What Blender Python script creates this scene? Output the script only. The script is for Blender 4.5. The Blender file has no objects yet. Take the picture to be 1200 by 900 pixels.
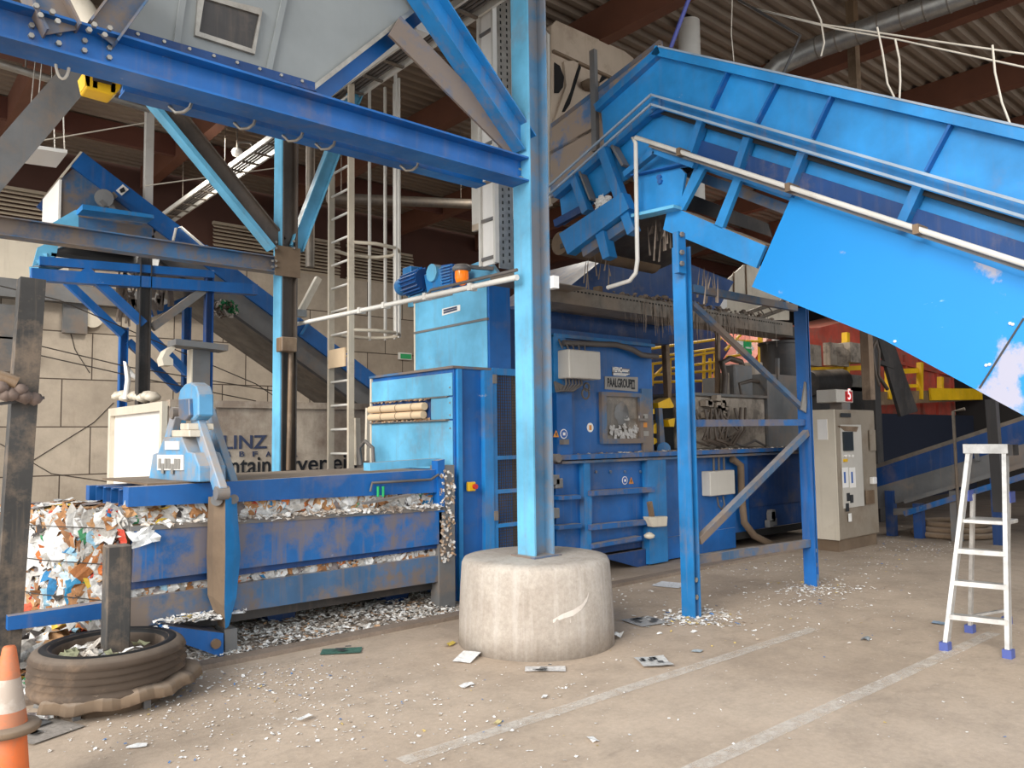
import bpy, bmesh, math, random
from mathutils import Vector, Matrix
rnd = random.Random(7)
SC = bpy.context.scene
COL = SC.collection
V = Vector

# ------------------------------------------------------------------ camera
FPX, YAW, PITCH, ROLL = 912.78, 0.711445532, 0.0688901509, -0.0129871973
CAM = V((0, 0, 1.6))
_d = V((math.sin(YAW)*math.cos(PITCH), math.cos(YAW)*math.cos(PITCH), math.sin(PITCH)))
_r0 = V((math.cos(YAW), -math.sin(YAW), 0)); _u0 = _r0.cross(_d)
RT = _r0*math.cos(ROLL)+_u0*math.sin(ROLL); UP = RT.cross(_d); DR = _d
def _ray(x, y): return (x-600)*RT-(y-450)*UP+FPX*DR
def _pl(x, y, ax, v):
    k = _ray(x, y); return CAM+k*((v-CAM[ax])/k[ax])
def PX(x, y, v): return _pl(x, y, 0, v)      # point of the surveyed plane X = v
def PY(x, y, v): return _pl(x, y, 1, v)      # point of the surveyed plane Y = v
def PZ(x, y, v=0.0): return _pl(x, y, 2, v)  # point of the surveyed plane Z = v

# ------------------------------------------------------------------ mesh builder
class MB:
    def __init__(s): s.v = []; s.f = []; s.sm = []; s.c = []; s.col = None
    def add(s, vs, fs, smooth=False):
        b = len(s.v); s.v += [V(p) for p in vs]
        for f in fs:
            s.f.append([i+b for i in f]); s.sm.append(smooth); s.c.append(s.col)
        return s
    def hull8(s, a, b):  # two quads
        vs = list(a)+list(b)
        return s.add(vs, [(3,2,1,0),(4,5,6,7),(0,1,5,4),(1,2,6,5),(2,3,7,6),(3,0,4,7)])
    def box(s, x0, x1, y0, y1, z0, z1):
        return s.hull8([(x0,y0,z0),(x1,y0,z0),(x1,y1,z0),(x0,y1,z0)], [(x0,y0,z1),(x1,y0,z1),(x1,y1,z1),(x0,y1,z1)])
    def frame(s, p0, p1, up=(0,0,1)):
        p0 = V(p0); p1 = V(p1); d = (p1-p0).normalized(); u = V(up)
        if abs(d.dot(u.normalized())) > .99: u = V((0,1,0)) if abs(d.y) < .9 else V((1,0,0))
        side = d.cross(u).normalized(); u = side.cross(d).normalized()
        return p0, p1, d, side, u
    def prof(s, pts, p0, p1, up=(0,0,1), smooth=False):
        # closed 2D outline (side, up) swept from p0 to p1
        p0, p1, d, sd, u = s.frame(p0, p1, up); n = len(pts)
        vs = [p0+sd*a+u*b for a, b in pts]+[p1+sd*a+u*b for a, b in pts]
        fs = [(i, (i+1) % n, n+(i+1) % n, n+i) for i in range(n)]
        fs += [tuple(range(n-1, -1, -1)), tuple(range(n, 2*n))]
        return s.add(vs, fs, smooth)
    def bar(s, p0, p1, w, h=None, up=(0,0,1)):
        h = h or w; a = w/2; b = h/2
        return s.prof([(-a,-b),(a,-b),(a,b),(-a,b)], p0, p1, up)
    def ibeam(s, p0, p1, H, B, tf=.012, tw=.009, up=(0,0,1)):
        h, b, t = H/2, B/2, tw/2
        return s.prof([(-b,-h),(b,-h),(b,-h+tf),(t,-h+tf),(t,h-tf),(b,h-tf),(b,h),(-b,h),(-b,h-tf),(-t,h-tf),(-t,-h+tf),(-b,-h+tf)], p0, p1, up)
    def chan(s, p0, p1, H, B, t=.01, up=(0,0,1), flip=1):
        h, b = H/2, B*flip
        q = [(0,-h),(b,-h),(b,-h+t),(t*flip,-h+t),(t*flip,h-t),(b,h-t),(b,h),(0,h)]
        return s.prof(q, p0, p1, up)
    def angle(s, p0, p1, a, t=.008, up=(0,0,1), flip=1):
        q = [(0,0),(a*flip,0),(a*flip,t),(t*flip,t),(t*flip,a),(0,a)]
        return s.prof(q, p0, p1, up)
    def poly(s, pts, vec):
        # planar polygon thickened by vec
        pts = [V(p) for p in pts]; n = len(pts); vec = V(vec)
        vs = pts+[p+vec for p in pts]
        fs = [tuple(range(n-1, -1, -1)), tuple(range(n, 2*n))]+[(i, (i+1) % n, n+(i+1) % n, n+i) for i in range(n)]
        return s.add(vs, fs)
    def cyl(s, p0, p1, r0, r1=None, n=14, up=(0,0,1), caps=True):
        r1 = r0 if r1 is None else r1
        p0, p1, d, sd, u = s.frame(p0, p1, up)
        A = [(math.cos(2*math.pi*i/n), math.sin(2*math.pi*i/n)) for i in range(n)]
        vs = [p0+(sd*a+u*b)*r0 for a, b in A]+[p1+(sd*a+u*b)*r1 for a, b in A]
        s.add(vs, [(i, (i+1) % n, n+(i+1) % n, n+i) for i in range(n)], True)
        if caps:
            s.add(vs[:n], [tuple(range(n-1, -1, -1))]); s.add(vs[n:], [tuple(range(n))])
        return s
    def tube(s, pts, r, n=8, closed=False):
        pts = [V(p) for p in pts]; m = len(pts); rings = []; prev = None
        for i, p in enumerate(pts):
            a = pts[(i-1) % m] if (closed or i > 0) else p
            b = pts[(i+1) % m] if (closed or i < m-1) else p
            d = (b-a).normalized()
            if prev is None:
                u = V((0,0,1)) if abs(d.z) < .9 else V((1,0,0))
                prev = (u-d*u.dot(d)).normalized()
            prev = (prev-d*prev.dot(d)).normalized(); q = d.cross(prev)
            rings.append([p+(prev*math.cos(2*math.pi*k/n)+q*math.sin(2*math.pi*k/n))*r for k in range(n)])
        vs = [v for ring in rings for v in ring]; fs = []
        for i in range(m if closed else m-1):
            j = (i+1) % m
            fs += [(i*n+k, i*n+(k+1) % n, j*n+(k+1) % n, j*n+k) for k in range(n)]
        s.add(vs, fs, True)
        if not closed:
            s.add(rings[0], [tuple(range(n-1, -1, -1))]); s.add(rings[-1], [tuple(range(n))])
        return s
    def lathe(s, prof, c, n=40, jit=0, axis='z', sharp=False):
        c = V(c); vs = []; m = len(prof)
        for i in range(n):
            a = 2*math.pi*i/n
            for r, z in prof:
                rr = r*(1+(rnd.random()-.5)*jit)
                if axis == 'z': vs.append(c+V((rr*math.cos(a), rr*math.sin(a), z)))
                elif axis == 'y': vs.append(c+V((rr*math.cos(a), z, rr*math.sin(a))))
                else: vs.append(c+V((z, rr*math.cos(a), rr*math.sin(a))))
        fs = [(i*m+k, ((i+1) % n)*m+k, ((i+1) % n)*m+k+1, i*m+k+1) for i in range(n) for k in range(m-1)]
        return s.add(vs, fs, not sharp)
    def bolt(s, p, nrm, r=.016, h=.014):
        p = V(p); return s.cyl(p, p+V(nrm).normalized()*h, r, r*.9, 6)
    def sheet(s, p, w, l, rz, tilt=0, crumple=0):
        # a paper scrap: a 2x2 grid lying at p
        p = V(p); vs = []
        for i in range(3):
            for j in range(3):
                x = (i-1)*w/2; y = (j-1)*l/2; z = (rnd.random())*crumple
                q = V((x*math.cos(rz)-y*math.sin(rz), x*math.sin(rz)+y*math.cos(rz), z+x*tilt))
                vs.append(p+q)
        return s.add(vs, [(i*3+j, (i+1)*3+j, (i+1)*3+j+1, i*3+j+1) for i in range(2) for j in range(2)])
    def build(s, name, mat, parent=None, bevel=0, recalc=True, **kw):
        me = bpy.data.meshes.new(name)
        lo = V((min(p.x for p in s.v), min(p.y for p in s.v), min(p.z for p in s.v)))
        hi = V((max(p.x for p in s.v), max(p.y for p in s.v), max(p.z for p in s.v)))
        org = V(((lo.x+hi.x)/2, (lo.y+hi.y)/2, lo.z))
        me.from_pydata([p-org for p in s.v], [], s.f)
        me.polygons.foreach_set('use_smooth', s.sm)
        if any(c is not None for c in s.c):
            at = me.color_attributes.new('Col', 'FLOAT_COLOR', 'CORNER')
            k = 0
            for f, c in zip(s.f, s.c):
                c = c or (1, 1, 1)
                for _ in f: at.data[k].color = (c[0], c[1], c[2], 1); k += 1
        if recalc:
            bm = bmesh.new(); bm.from_mesh(me); bmesh.ops.recalc_face_normals(bm, faces=bm.faces); bm.to_mesh(me); bm.free()
        o = bpy.data.objects.new(name, me); COL.objects.link(o)
        me.materials.append(mat)
        place(o, org, parent)
        if bevel:
            b = o.modifiers.new('bevel', 'BEVEL'); b.width = bevel; b.segments = 1; b.limit_method = 'ANGLE'; b.angle_limit = .8
        for k2, v2 in kw.items(): o[k2] = v2
        return o
WORLD = {}
def place(o, org, parent):
    org = V(org)
    if parent is not None:
        o.parent = parent; o.location = org-WORLD[parent.name]
    else: o.location = org
    WORLD[o.name] = org
def thing(name, loc, label, cat, group=None):
    o = bpy.data.objects.new(name, None); COL.objects.link(o); o.empty_display_size = .2
    place(o, loc, None); return tag(o, label, cat, group)
AUTO = {'paper': 'paper sheets on the floor', 'rope': 'ropes under the roof', 'wire': 'slack and tension wires', 'brace': 'diagonal steel braces', 'column': 'tall steel columns', 'bracket': 'wall brackets', 'vent': 'louvred vent panels', 'traffic cone': 'stacked traffic cones'}
def tag(o, label, cat, group=None, kind=None):
    group = group or AUTO.get(cat)
    o['label'] = label; o['category'] = cat
    if group: o['group'] = group
    if kind: o['kind'] = kind
    return o
def struct(o): o['kind'] = 'structure'; return o
def dup(root, off, label, group=None):
    off = V(off)
    def cp(o, par):
        c = o.copy(); COL.objects.link(c)
        WORLD[c.name] = WORLD[o.name]+off
        if par is None: c.location = o.location+off
        else: c.parent = par
        for ch in [x for x in COL.objects if x.parent == o]: cp(ch, c)
        return c
    r = cp(root, None); r['label'] = label
    if group: r['group'] = group
    return r

# ------------------------------------------------------------------ materials
def lin(c):
    c = c/255; return c/12.92 if c <= .04045 else ((c+.055)/1.055)**2.4
def rgb(r, g, b): return (lin(r), lin(g), lin(b), 1)
class NT:
    def __init__(s, name):
        s.m = bpy.data.materials.new(name); s.m.use_nodes = True; s.t = s.m.node_tree; s.t.nodes.clear()
        s.out = s.n('ShaderNodeOutputMaterial'); s.b = s.n('ShaderNodeBsdfPrincipled')
        s.t.links.new(s.b.outputs[0], s.out.inputs[0]); s.geo = s.n('ShaderNodeNewGeometry')
        s.pos = s.geo.outputs['Position']
    def n(s, k, **kw):
        x = s.t.nodes.new(k)
        for a, b in kw.items(): setattr(x, a, b)
        return x
    def l(s, a, b): s.t.links.new(a, b)
    def map(s, scale, vec=None):
        m = s.n('ShaderNodeMapping'); m.inputs['Scale'].default_value = scale if hasattr(scale, '__len__') else (scale,)*3
        s.l(vec or s.pos, m.inputs['Vector']); return m.outputs[0]
    def noise(s, scale, detail=6, rough=.6, vec=None):
        x = s.n('ShaderNodeTexNoise'); x.inputs['Scale'].default_value = 1; x.inputs['Detail'].default_value = detail; x.inputs['Roughness'].default_value = rough
        s.l(s.map(scale, vec), x.inputs['Vector']); return x.outputs['Fac']
    def ramp(s, fac, stops):
        r = s.n('ShaderNodeValToRGB'); e = r.color_ramp.elements
        while len(e) < len(stops): e.new(.5)
        for x, (p, c) in zip(e, stops): x.position = p; x.color = c if hasattr(c, '__len__') else (c, c, c, 1)
        s.l(fac, r.inputs[0]); return r.outputs[0]
    def mix(s, fac, a, b, mode='MIX'):
        m = s.n('ShaderNodeMix', data_type='RGBA', blend_type=mode)
        for i, x in ((0, fac), (6, a), (7, b)):
            if isinstance(x, (int, float)): m.inputs[i].default_value = x
            elif isinstance(x, tuple): m.inputs[i].default_value = x
            else: s.l(x, m.inputs[i])
        return m.outputs[2]
    def math(s, op, a, b=0.0):
        m = s.n('ShaderNodeMath', operation=op)
        for i, x in ((0, a), (1, b)):
            if isinstance(x, (int, float)): m.inputs[i].default_value = x
            else: s.l(x, m.inputs[i])
        return m.outputs[0]
    def sep(s, v):
        x = s.n('ShaderNodeSeparateXYZ'); s.l(v, x.inputs[0]); return x.outputs
    def fin(s, col, rough=.6, metal=0.0, bump=None, bs=.2, bd=.02):
        if isinstance(col, tuple): s.b.inputs['Base Color'].default_value = col
        else: s.l(col, s.b.inputs['Base Color'])
        if isinstance(rough, (int, float)): s.b.inputs['Roughness'].default_value = rough
        else: s.l(rough, s.b.inputs['Roughness'])
        s.b.inputs['Metallic'].default_value = metal
        if bump is not None:
            x = s.n('ShaderNodeBump'); x.inputs['Strength'].default_value = bs; x.inputs['Distance'].default_value = bd
            s.l(bump, x.inputs['Height']); s.l(x.outputs[0], s.b.inputs['Normal'])
        return s.m
DUST = rgb(122, 106, 92)
def paint(name, c, dirt=.35, top=.8, dust=DUST, rough=.42, scr=.5, var=.18, streak=.35, scale=1.0):
    t = NT(name); base = rgb(*c)
    dk = tuple(x*(1-var*2) for x in base[:3])+(1,); lt = tuple(min(1, x*(1+var)) for x in base[:3])+(1,)
    col = t.mix(t.ramp(t.noise(1.3*scale, 7), [(.35, 0), (.7, 1)]), dk, lt)
    if dirt > 0:
        big = t.ramp(t.noise(2.1*scale, 9, .7), [(.62-.3*dirt, 0), (.74-.28*dirt, 1)])
        col = t.mix(t.math('MULTIPLY', big, min(1, dirt*1.5)), col, dust)
    if streak > 0:
        st = t.ramp(t.noise((14*scale, 14*scale, .8*scale), 5, .65), [(.53, 0), (.68, 1)])
        col = t.mix(t.math('MULTIPLY', st, streak), col, dust)
    if scr > 0:
        sc = t.ramp(t.noise((5, 5, 7), 11, .75), [(.67, 0), (.71, 1)])
        col = t.mix(t.math('MULTIPLY', sc, scr), col, rgb(196, 190, 182))
    if top > 0:
        nz = t.sep(t.geo.outputs['Normal'])[2]
        tf = t.ramp(nz, [(.45, 0), (.8, 1)])
        tn = t.ramp(t.noise(9, 6), [(.3, .55), (.6, 1)])
        col = t.mix(t.math('MULTIPLY', t.math('MULTIPLY', tf, tn), top), col, rgb(172, 158, 144))
    rg = t.ramp(t.noise(3, 6), [(.3, rough-.08), (.7, rough+.2)])
    return t.fin(col, rg)
def plain(name, c, rough=.6, metal=0.0, var=.12, scale=4.0, emit=0):
    t = NT(name); b = rgb(*c); dk = tuple(x*(1-var*2) for x in b[:3])+(1,); lt = tuple(min(1, x*(1+var)) for x in b[:3])+(1,)
    col = t.mix(t.noise(scale, 6, .65), dk, lt)
    if emit:
        t.l(col, t.b.inputs['Emission Color']); t.b.inputs['Emission Strength'].default_value = emit
    return t.fin(col, rough, metal)
def galv(name, c, rough=.42, metal=.75, dirt=.4):
    t = NT(name); b = rgb(*c)
    col = t.mix(t.ramp(t.noise(7, 8, .7), [(.35, 0), (.7, 1)]), tuple(x*.6 for x in b[:3])+(1,), b)
    col = t.mix(t.math('MULTIPLY', t.ramp(t.noise(2.4, 7), [(.42, 0), (.7, 1)]), dirt), col, rgb(140, 122, 105))
    return t.fin(col, rough, metal)
def attr_paper(name, rough=.75):
    t = NT(name); a = t.n('ShaderNodeAttribute', attribute_name='Col')
    sh = t.ramp(t.noise(38, 4), [(.25, .62), (.6, 1)])
    col = t.mix(1.0, a.outputs['Color'], sh, 'MULTIPLY')
    return t.fin(col, rough, 0, t.noise(30, 5), .5, .01)
def concrete(name, a, b, dirt=.4, scale=2.0, streak=0.0, bump=.25):
    t = NT(name)
    col = t.mix(t.ramp(t.noise(scale, 10, .68), [(.3, 0), (.72, 1)]), rgb(*a), rgb(*b))
    sp = t.ramp(t.noise(scale*14, 8, .8), [(.3, .72), (.65, 1.06)])
    col = t.mix(1.0, col, sp, 'MULTIPLY')
    if streak:
        st = t.ramp(t.noise((9, 9, .5), 6, .7), [(.48, 0), (.75, 1)])
        col = t.mix(t.math('MULTIPLY', st, streak), col, rgb(196, 188, 180))
        st2 = t.ramp(t.noise((6, 6, .7), 6, .7), [(.55, 0), (.8, 1)])
        col = t.mix(t.math('MULTIPLY', st2, streak), col, rgb(118, 102, 86))
    if dirt:
        d = t.ramp(t.noise(scale*.45, 8, .7), [(.5, 0), (.8, 1)])
        col = t.mix(t.math('MULTIPLY', d, dirt), col, rgb(104, 90, 76))
    return t.fin(col, .85, 0, t.noise(22, 9, .75), bump, .02)

M = {}
M['blue'] = paint('blue_paint', (32, 122, 186), .26)
M['blue_clean'] = paint('blue_paint_clean', (36, 138, 206), .12, .75, scr=.35, streak=.08)
M['blue_dirty'] = paint('blue_paint_dirty', (18, 98, 166), .48, .9, streak=.6)
M['blue_grey'] = paint('blue_paint_dusty', (66, 104, 142), .62, .6, streak=.5)
M['blue_panel'] = paint('blue_panel_paint', (12, 94, 166), .2, .8, streak=.18)
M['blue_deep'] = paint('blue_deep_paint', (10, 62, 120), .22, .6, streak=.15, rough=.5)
M['lit_blue'] = paint('lit_blue_paint', (104, 180, 216), .2, .7, streak=.2)  # blue paint with the daylight on lit faces put into its colour
M['dusty_steel'] = paint('dusty_steel', (112, 112, 112), .45, .6, rgb(128, 112, 98), streak=.3)
M['hopper_grey'] = paint('hopper_grey', (130, 134, 134), .12, .3, rgb(120, 116, 110), streak=.1, scr=.1, var=.07)
M['dark_steel'] = paint('dark_steel', (58, 55, 54), .3, .5, rgb(96, 84, 74), streak=.3, scr=.2)
M['black'] = plain('black_rubber', (24, 23, 23), .6)
M['dark_hole'] = plain('dark_interior', (18, 17, 17), .9)
M['cream'] = paint('cream_plate', (214, 203, 184), .25, .4, rgb(160, 142, 122), streak=.2, scr=.1, var=.06)
M['cyclone'] = paint('dusty_beige_steel', (190, 172, 152), .35, .5, rgb(146, 124, 104), streak=.25, scr=.1, var=.08)
M['white_pipe'] = paint('white_pipe', (214, 210, 202), .22, .3, rgb(160, 148, 134), streak=.1, scr=0, var=.06)
M['galv'] = galv('galvanised_steel', (180, 176, 168))
M['galv_dark'] = galv('dusty_galvanised', (128, 120, 110), .55, .5, .7)
M['alu'] = galv('aluminium', (226, 224, 220), .38, .55, .12)
M['ladder_cream'] = paint('ladder_cream_steel', (206, 194, 174), .3, .3, rgb(150, 132, 112), streak=.1, scr=0, var=.08)
M['yellow'] = paint('yellow_paint', (236, 186, 18), .2, .5, rgb(150, 122, 70), streak=.15, scr=.15, var=.1)
M['orange_cone'] = paint('cone_orange', (222, 112, 56), .45, 0, rgb(150, 120, 98), rough=.55, streak=.3, scr=.1)
M['cone_white'] = paint('cone_white', (206, 196, 186), .4, 0, rgb(150, 128, 108), rough=.55, streak=.3, scr=0, var=.05)
M['red'] = paint('red_paint', (206, 88, 70), .45, .4, rgb(140, 104, 90), streak=.25, scr=.3)
M['plate_white'] = plain('white_plate', (236, 232, 226), .5, var=.04)
M['box_grey'] = paint('box_light_grey', (196, 190, 180), .12, .4, rgb(150, 136, 120), streak=.1, scr=0, var=.05)
M['ctrl'] = paint('cabinet_beige', (146, 134, 118), .4, .6, rgb(120, 102, 84), streak=.45, scr=.15, var=.08)
M['sign_grey'] = plain('sign_grey', (150, 146, 140), .5, var=.08)
M['ink'] = plain('ink', (30, 32, 36), .6, var=.05)
M['ink_blue'] = plain('ink_blue', (58, 66, 92), .6, var=.05)
M['sticker_orange'] = plain('sticker_orange', (214, 138, 50), .5)
M['sticker_red'] = plain('sticker_red', (200, 48, 40), .5)
M['sticker_blue'] = plain('sticker_blue', (40, 92, 170), .5)
M['glass_dirty'] = paint('dirty_window', (92, 84, 74), .5, 0, rgb(140, 126, 110), rough=.25, scr=0, streak=.5)
M['screen'] = plain('screen_dark', (44, 50, 52), .25)
M['led_red'] = plain('display_red', (150, 20, 24), .3, emit=.5)
M['led_digit'] = plain('digit_pink', (255, 190, 190), .3, emit=1.2)
M['lamp_white'] = plain('lamp_white', (232, 228, 222), .4, var=.03)
M['green'] = plain('exit_green', (20, 150, 84), .4, emit=.15)
M['cable'] = plain('grey_cable', (98, 92, 88), .6)
M['rope'] = plain('rope', (206, 196, 180), .8)
M['wire'] = plain('wire', (62, 54, 48), .6)
M['wood'] = plain('brown_glulam', (104, 62, 42), .7, var=.2, scale=2)
M['purlin'] = plain('brown_purlin', (92, 50, 36), .7, var=.2, scale=2)
M['card'] = plain('cardboard_tube', (212, 186, 152), .75, var=.1)
M['paper'] = attr_paper('paper_scraps')
M['tyre'] = paint('muddy_tyre', (84, 70, 58), .5, .2, rgb(122, 101, 82), rough=.8, streak=0, scr=.05)
M['mud'] = paint('caked_mud', (124, 104, 84), .3, .3, rgb(92, 76, 62), rough=.9, streak=.1, scr=0)
M['old_post'] = paint('weathered_post', (66, 64, 62), .45, .3, rgb(130, 112, 94), rough=.8, streak=.35, scr=.1)
M['fluff'] = plain('grey_fluff', (132, 118, 106), .95, var=.25, scale=20)
M['rag'] = plain('dirty_rag', (128, 110, 100), .9, var=.3, scale=12)
M['tarp'] = plain('grey_tarp', (120, 116, 106), .8)
M['brownbox'] = paint('brown_steel', (120, 96, 72), .4, .4, rgb(150, 128, 104))
M['dark_blue_far'] = paint('far_blue', (22, 62, 118), .35, .5, rgb(90, 84, 78), streak=.3)
M['oil_grey'] = paint('oily_grey', (178, 164, 148), .5, .5, rgb(78, 68, 60), streak=.4, scr=.1)
M['navy'] = plain('dark_navy', (14, 22, 42), .8)
M['dust_brown'] = paint('brown_dusted_steel', (92, 82, 74), .3, .4, rgb(120, 104, 90), streak=.25, scr=.15)
M['lip'] = paint('lit_dusty_edge', (150, 168, 186), .3, .5, rgb(164, 148, 134), streak=.1, scr=.1)  # light on the ledge edges, plus dust, put into this pale colour
M['cheek'] = paint('dusty_cheek', (84, 122, 166), .75, .5, rgb(158, 140, 124), streak=.3, scr=.1)
M['yoke'] = paint('dusty_yoke_blue', (92, 160, 204), .5, .8, rgb(164, 146, 130), streak=.3)
M['hose'] = plain('oily_hose', (84, 72, 62), .5)
M['concrete_base'] = concrete('column_base_concrete', (158, 146, 134), (190, 180, 168), .25, 2.2, .6)
M['orange_glass'] = plain('orange_lens', (240, 120, 20), .15, emit=.5)
def m_floor():
    t = NT('hall_floor')
    col = t.mix(t.ramp(t.noise(.55, 8, .6), [(.3, 0), (.7, 1)]), rgb(170, 151, 132), rgb(196, 177, 157))
    col = t.mix(1.0, col, t.ramp(t.noise(26, 8, .8), [(.3, .82), (.62, 1.04)]), 'MULTIPLY')
    st = t.ramp(t.noise((.9, 2.6, 1), 8, .75), [(.58, 0), (.74, 1)])
    col = t.mix(t.math('MULTIPLY', st, .45), col, rgb(112, 98, 86))
    col = t.mix(1.0, col, t.ramp(t.noise(2.6, 10, .72), [(.32, .8), (.55, 1.02)]), 'MULTIPLY')
    sp = t.ramp(t.noise(75, 3, .6), [(.69, 0), (.72, 1)])
    col = t.mix(t.math('MULTIPLY', sp, .7), col, rgb(214, 206, 196))
    xyz = t.sep(t.pos)                          # floor colour darkens deeper into the hall
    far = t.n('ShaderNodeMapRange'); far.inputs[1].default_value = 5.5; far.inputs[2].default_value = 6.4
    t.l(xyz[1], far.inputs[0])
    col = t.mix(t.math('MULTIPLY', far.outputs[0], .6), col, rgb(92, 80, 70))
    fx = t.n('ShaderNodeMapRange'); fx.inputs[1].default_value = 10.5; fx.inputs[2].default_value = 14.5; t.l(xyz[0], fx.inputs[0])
    col = t.mix(t.math('MULTIPLY', fx.outputs[0], .85), col, rgb(58, 50, 44))  # shade around the low conveyor put into the floor colour
    return t.fin(col, t.ramp(t.noise(2, 5), [(.3, .6), (.7, .9)]), 0, t.noise(40, 8, .75), .2, .01)
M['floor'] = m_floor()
def m_blocks():
    t = NT('concrete_block_wall'); s = t.sep(t.pos)
    c = t.n('ShaderNodeCombineXYZ'); t.l(t.math('SUBTRACT', t.math('ADD', s[0], s[1]), 19.5), c.inputs[0]); t.l(t.math('SUBTRACT', s[2], .16), c.inputs[1])
    b = t.n('ShaderNodeTexBrick'); b.offset = .5; t.l(c.outputs[0], b.inputs['Vector'])
    b.inputs['Color1'].default_value = rgb(192, 178, 160); b.inputs['Color2'].default_value = rgb(174, 160, 143); b.inputs['Mortar'].default_value = rgb(86, 74, 64)
    b.inputs['Scale'].default_value = 1; b.inputs['Mortar Size'].default_value = .012; b.inputs['Mortar Smooth'].default_value = .3
    b.inputs['Brick Width'].default_value = .97; b.inputs['Row Height'].default_value = .87
    col = t.mix(1.0, b.outputs['Color'], t.ramp(t.noise(1.6, 9, .7), [(.3, .72), (.68, 1.05)]), 'MULTIPLY')
    col = t.mix(t.math('MULTIPLY', t.ramp(t.noise((3, 3, .6), 7, .7), [(.55, 0), (.8, 1)]), .4), col, rgb(110, 92, 76))
    h = t.math('SUBTRACT', t.math('MULTIPLY', t.noise(18, 7), .3), t.math('MULTIPLY', b.outputs['Fac'], 1.0))
    return t.fin(col, .9, 0, h, .5, .03)
M['blocks'] = m_blocks()
M['deck'] = plain('corrugated_deck', (132, 116, 100), .65, .05, .15, 1.5)
M['louver'] = plain('louver_slats', (176, 160, 138), .6, 0)
M['brown_wall'] = plain('brown_cladding', (84, 52, 40), .8, 0, .2, 1)
M['dark_wall'] = plain('dark_back_wall', (36, 32, 30), .9)

# ------------------------------------------------------------------ text
def text(s, size, p, xd, ud, mat, parent, name='lettering', width=None, depth=.002, bold=0):
    cu = bpy.data.curves.new('t', 'FONT'); cu.body = s; cu.size = size; cu.extrude = depth; cu.offset = bold
    to = bpy.data.objects.new('t', cu); COL.objects.link(to)
    dg = bpy.context.evaluated_depsgraph_get(); me = bpy.data.meshes.new_from_object(to.evaluated_get(dg))
    bpy.data.objects.remove(to); me.name = name; me.materials.clear(); me.materials.append(mat)
    xd = V(xd).normalized(); ud = V(ud).normalized(); nd = xd.cross(ud)
    xs = [v.co.x for v in me.vertices]; w = max(xs)-min(xs); k = (width/w) if width else 1
    x0 = min(xs)
    for v in me.vertices: v.co = xd*((v.co.x-x0)*k)+ud*v.co.y+nd*v.co.z
    o = bpy.data.objects.new(name, me); COL.objects.link(o); place(o, V(p), parent); return o
def disc(p, nrm, r, t=.004, n=20):
    p = V(p); return MB().cyl(p, p+V(nrm)*t, r, r, n)
# ================================================================== setting
WY = 16.0; DECK = 6.98
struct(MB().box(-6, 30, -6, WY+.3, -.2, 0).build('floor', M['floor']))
m = MB()   # corrugated roof deck, ridges along X
n = 0; ys = []; y = .5
while y < WY:
    for dy, dz in ((0, 0), (.07, 0), (.1, .06), (.17, .06), (.2, 0)): ys.append((y+dy, DECK+dz))
    y += .2
vs = [(-1.5, a, b) for a, b in ys]+[(26, a, b) for a, b in ys]; k = len(ys)
m.add(vs, [(i, i+1, k+i+1, k+i) for i in range(k-1)])
struct(m.build('ceiling', M['deck'], recalc=False))
bz = 6.55
for i, x in enumerate([1.87, 4.36, 7.12, 10.1, 12.65, 15.2, 17.8]):
    struct(MB().box(x-.09, x+.09, .5, WY, bz, DECK).build('trim_%d' % (i+1), M['wood']))
struct(MB().box(-1.5, 24, 11.2, 11.36, 6.45, 6.95).build('trim_8', M['purlin']))
struct(MB().box(-1.5, 24, 13.9, 14.0, 6.6, 6.95).build('trim_9', M['purlin']))
struct(MB().box(-6, 24, WY, WY+.3, 0, 5.32).build('wall_back', M['blocks']))
struct(MB().box(-6, 24, WY+.12, WY+.3, 5.32, 7.1).build('wall_back_upper', M['brown_wall']))
struct(MB().box(24, 24.3, -6, WY+.3, 0, 7.1).build('wall_right', M['dark_wall']))
for i, (x0, x1) in enumerate([(-2, 3.62), (5.7, 7.1), (7.3, 8.6), (8.8, 10.6)]):
    o = thing('louvre_panel', (x0, WY, 5.36), ['pale louvred vent panel at far left of the back wall', 'louvred vent panel on back wall just left of the steel post', 'louvred vent panel on back wall seen behind the blue brace', 'louvred vent panel on back wall behind the caged ladder'][i], 'vent')
    f = MB(); f.box(x0, x1, WY+.0, WY+.1, 5.32, 5.38); f.box(x0, x1, WY, WY+.1, 6.10, 6.16); f.build('frame', M['louver'], o)
    s = MB()
    for q in range(9): s.hull8([(x0, WY-.03, 5.40+q*.078), (x1, WY-.03, 5.40+q*.078), (x1, WY+.03, 5.44+q*.078), (x0, WY+.03, 5.44+q*.078)], [(x0, WY-.03, 5.425+q*.078), (x1, WY-.03, 5.425+q*.078), (x1, WY+.03, 5.465+q*.078), (x0, WY+.03, 5.465+q*.078)])
    s.build('slats', M['louver'], o)
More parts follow.
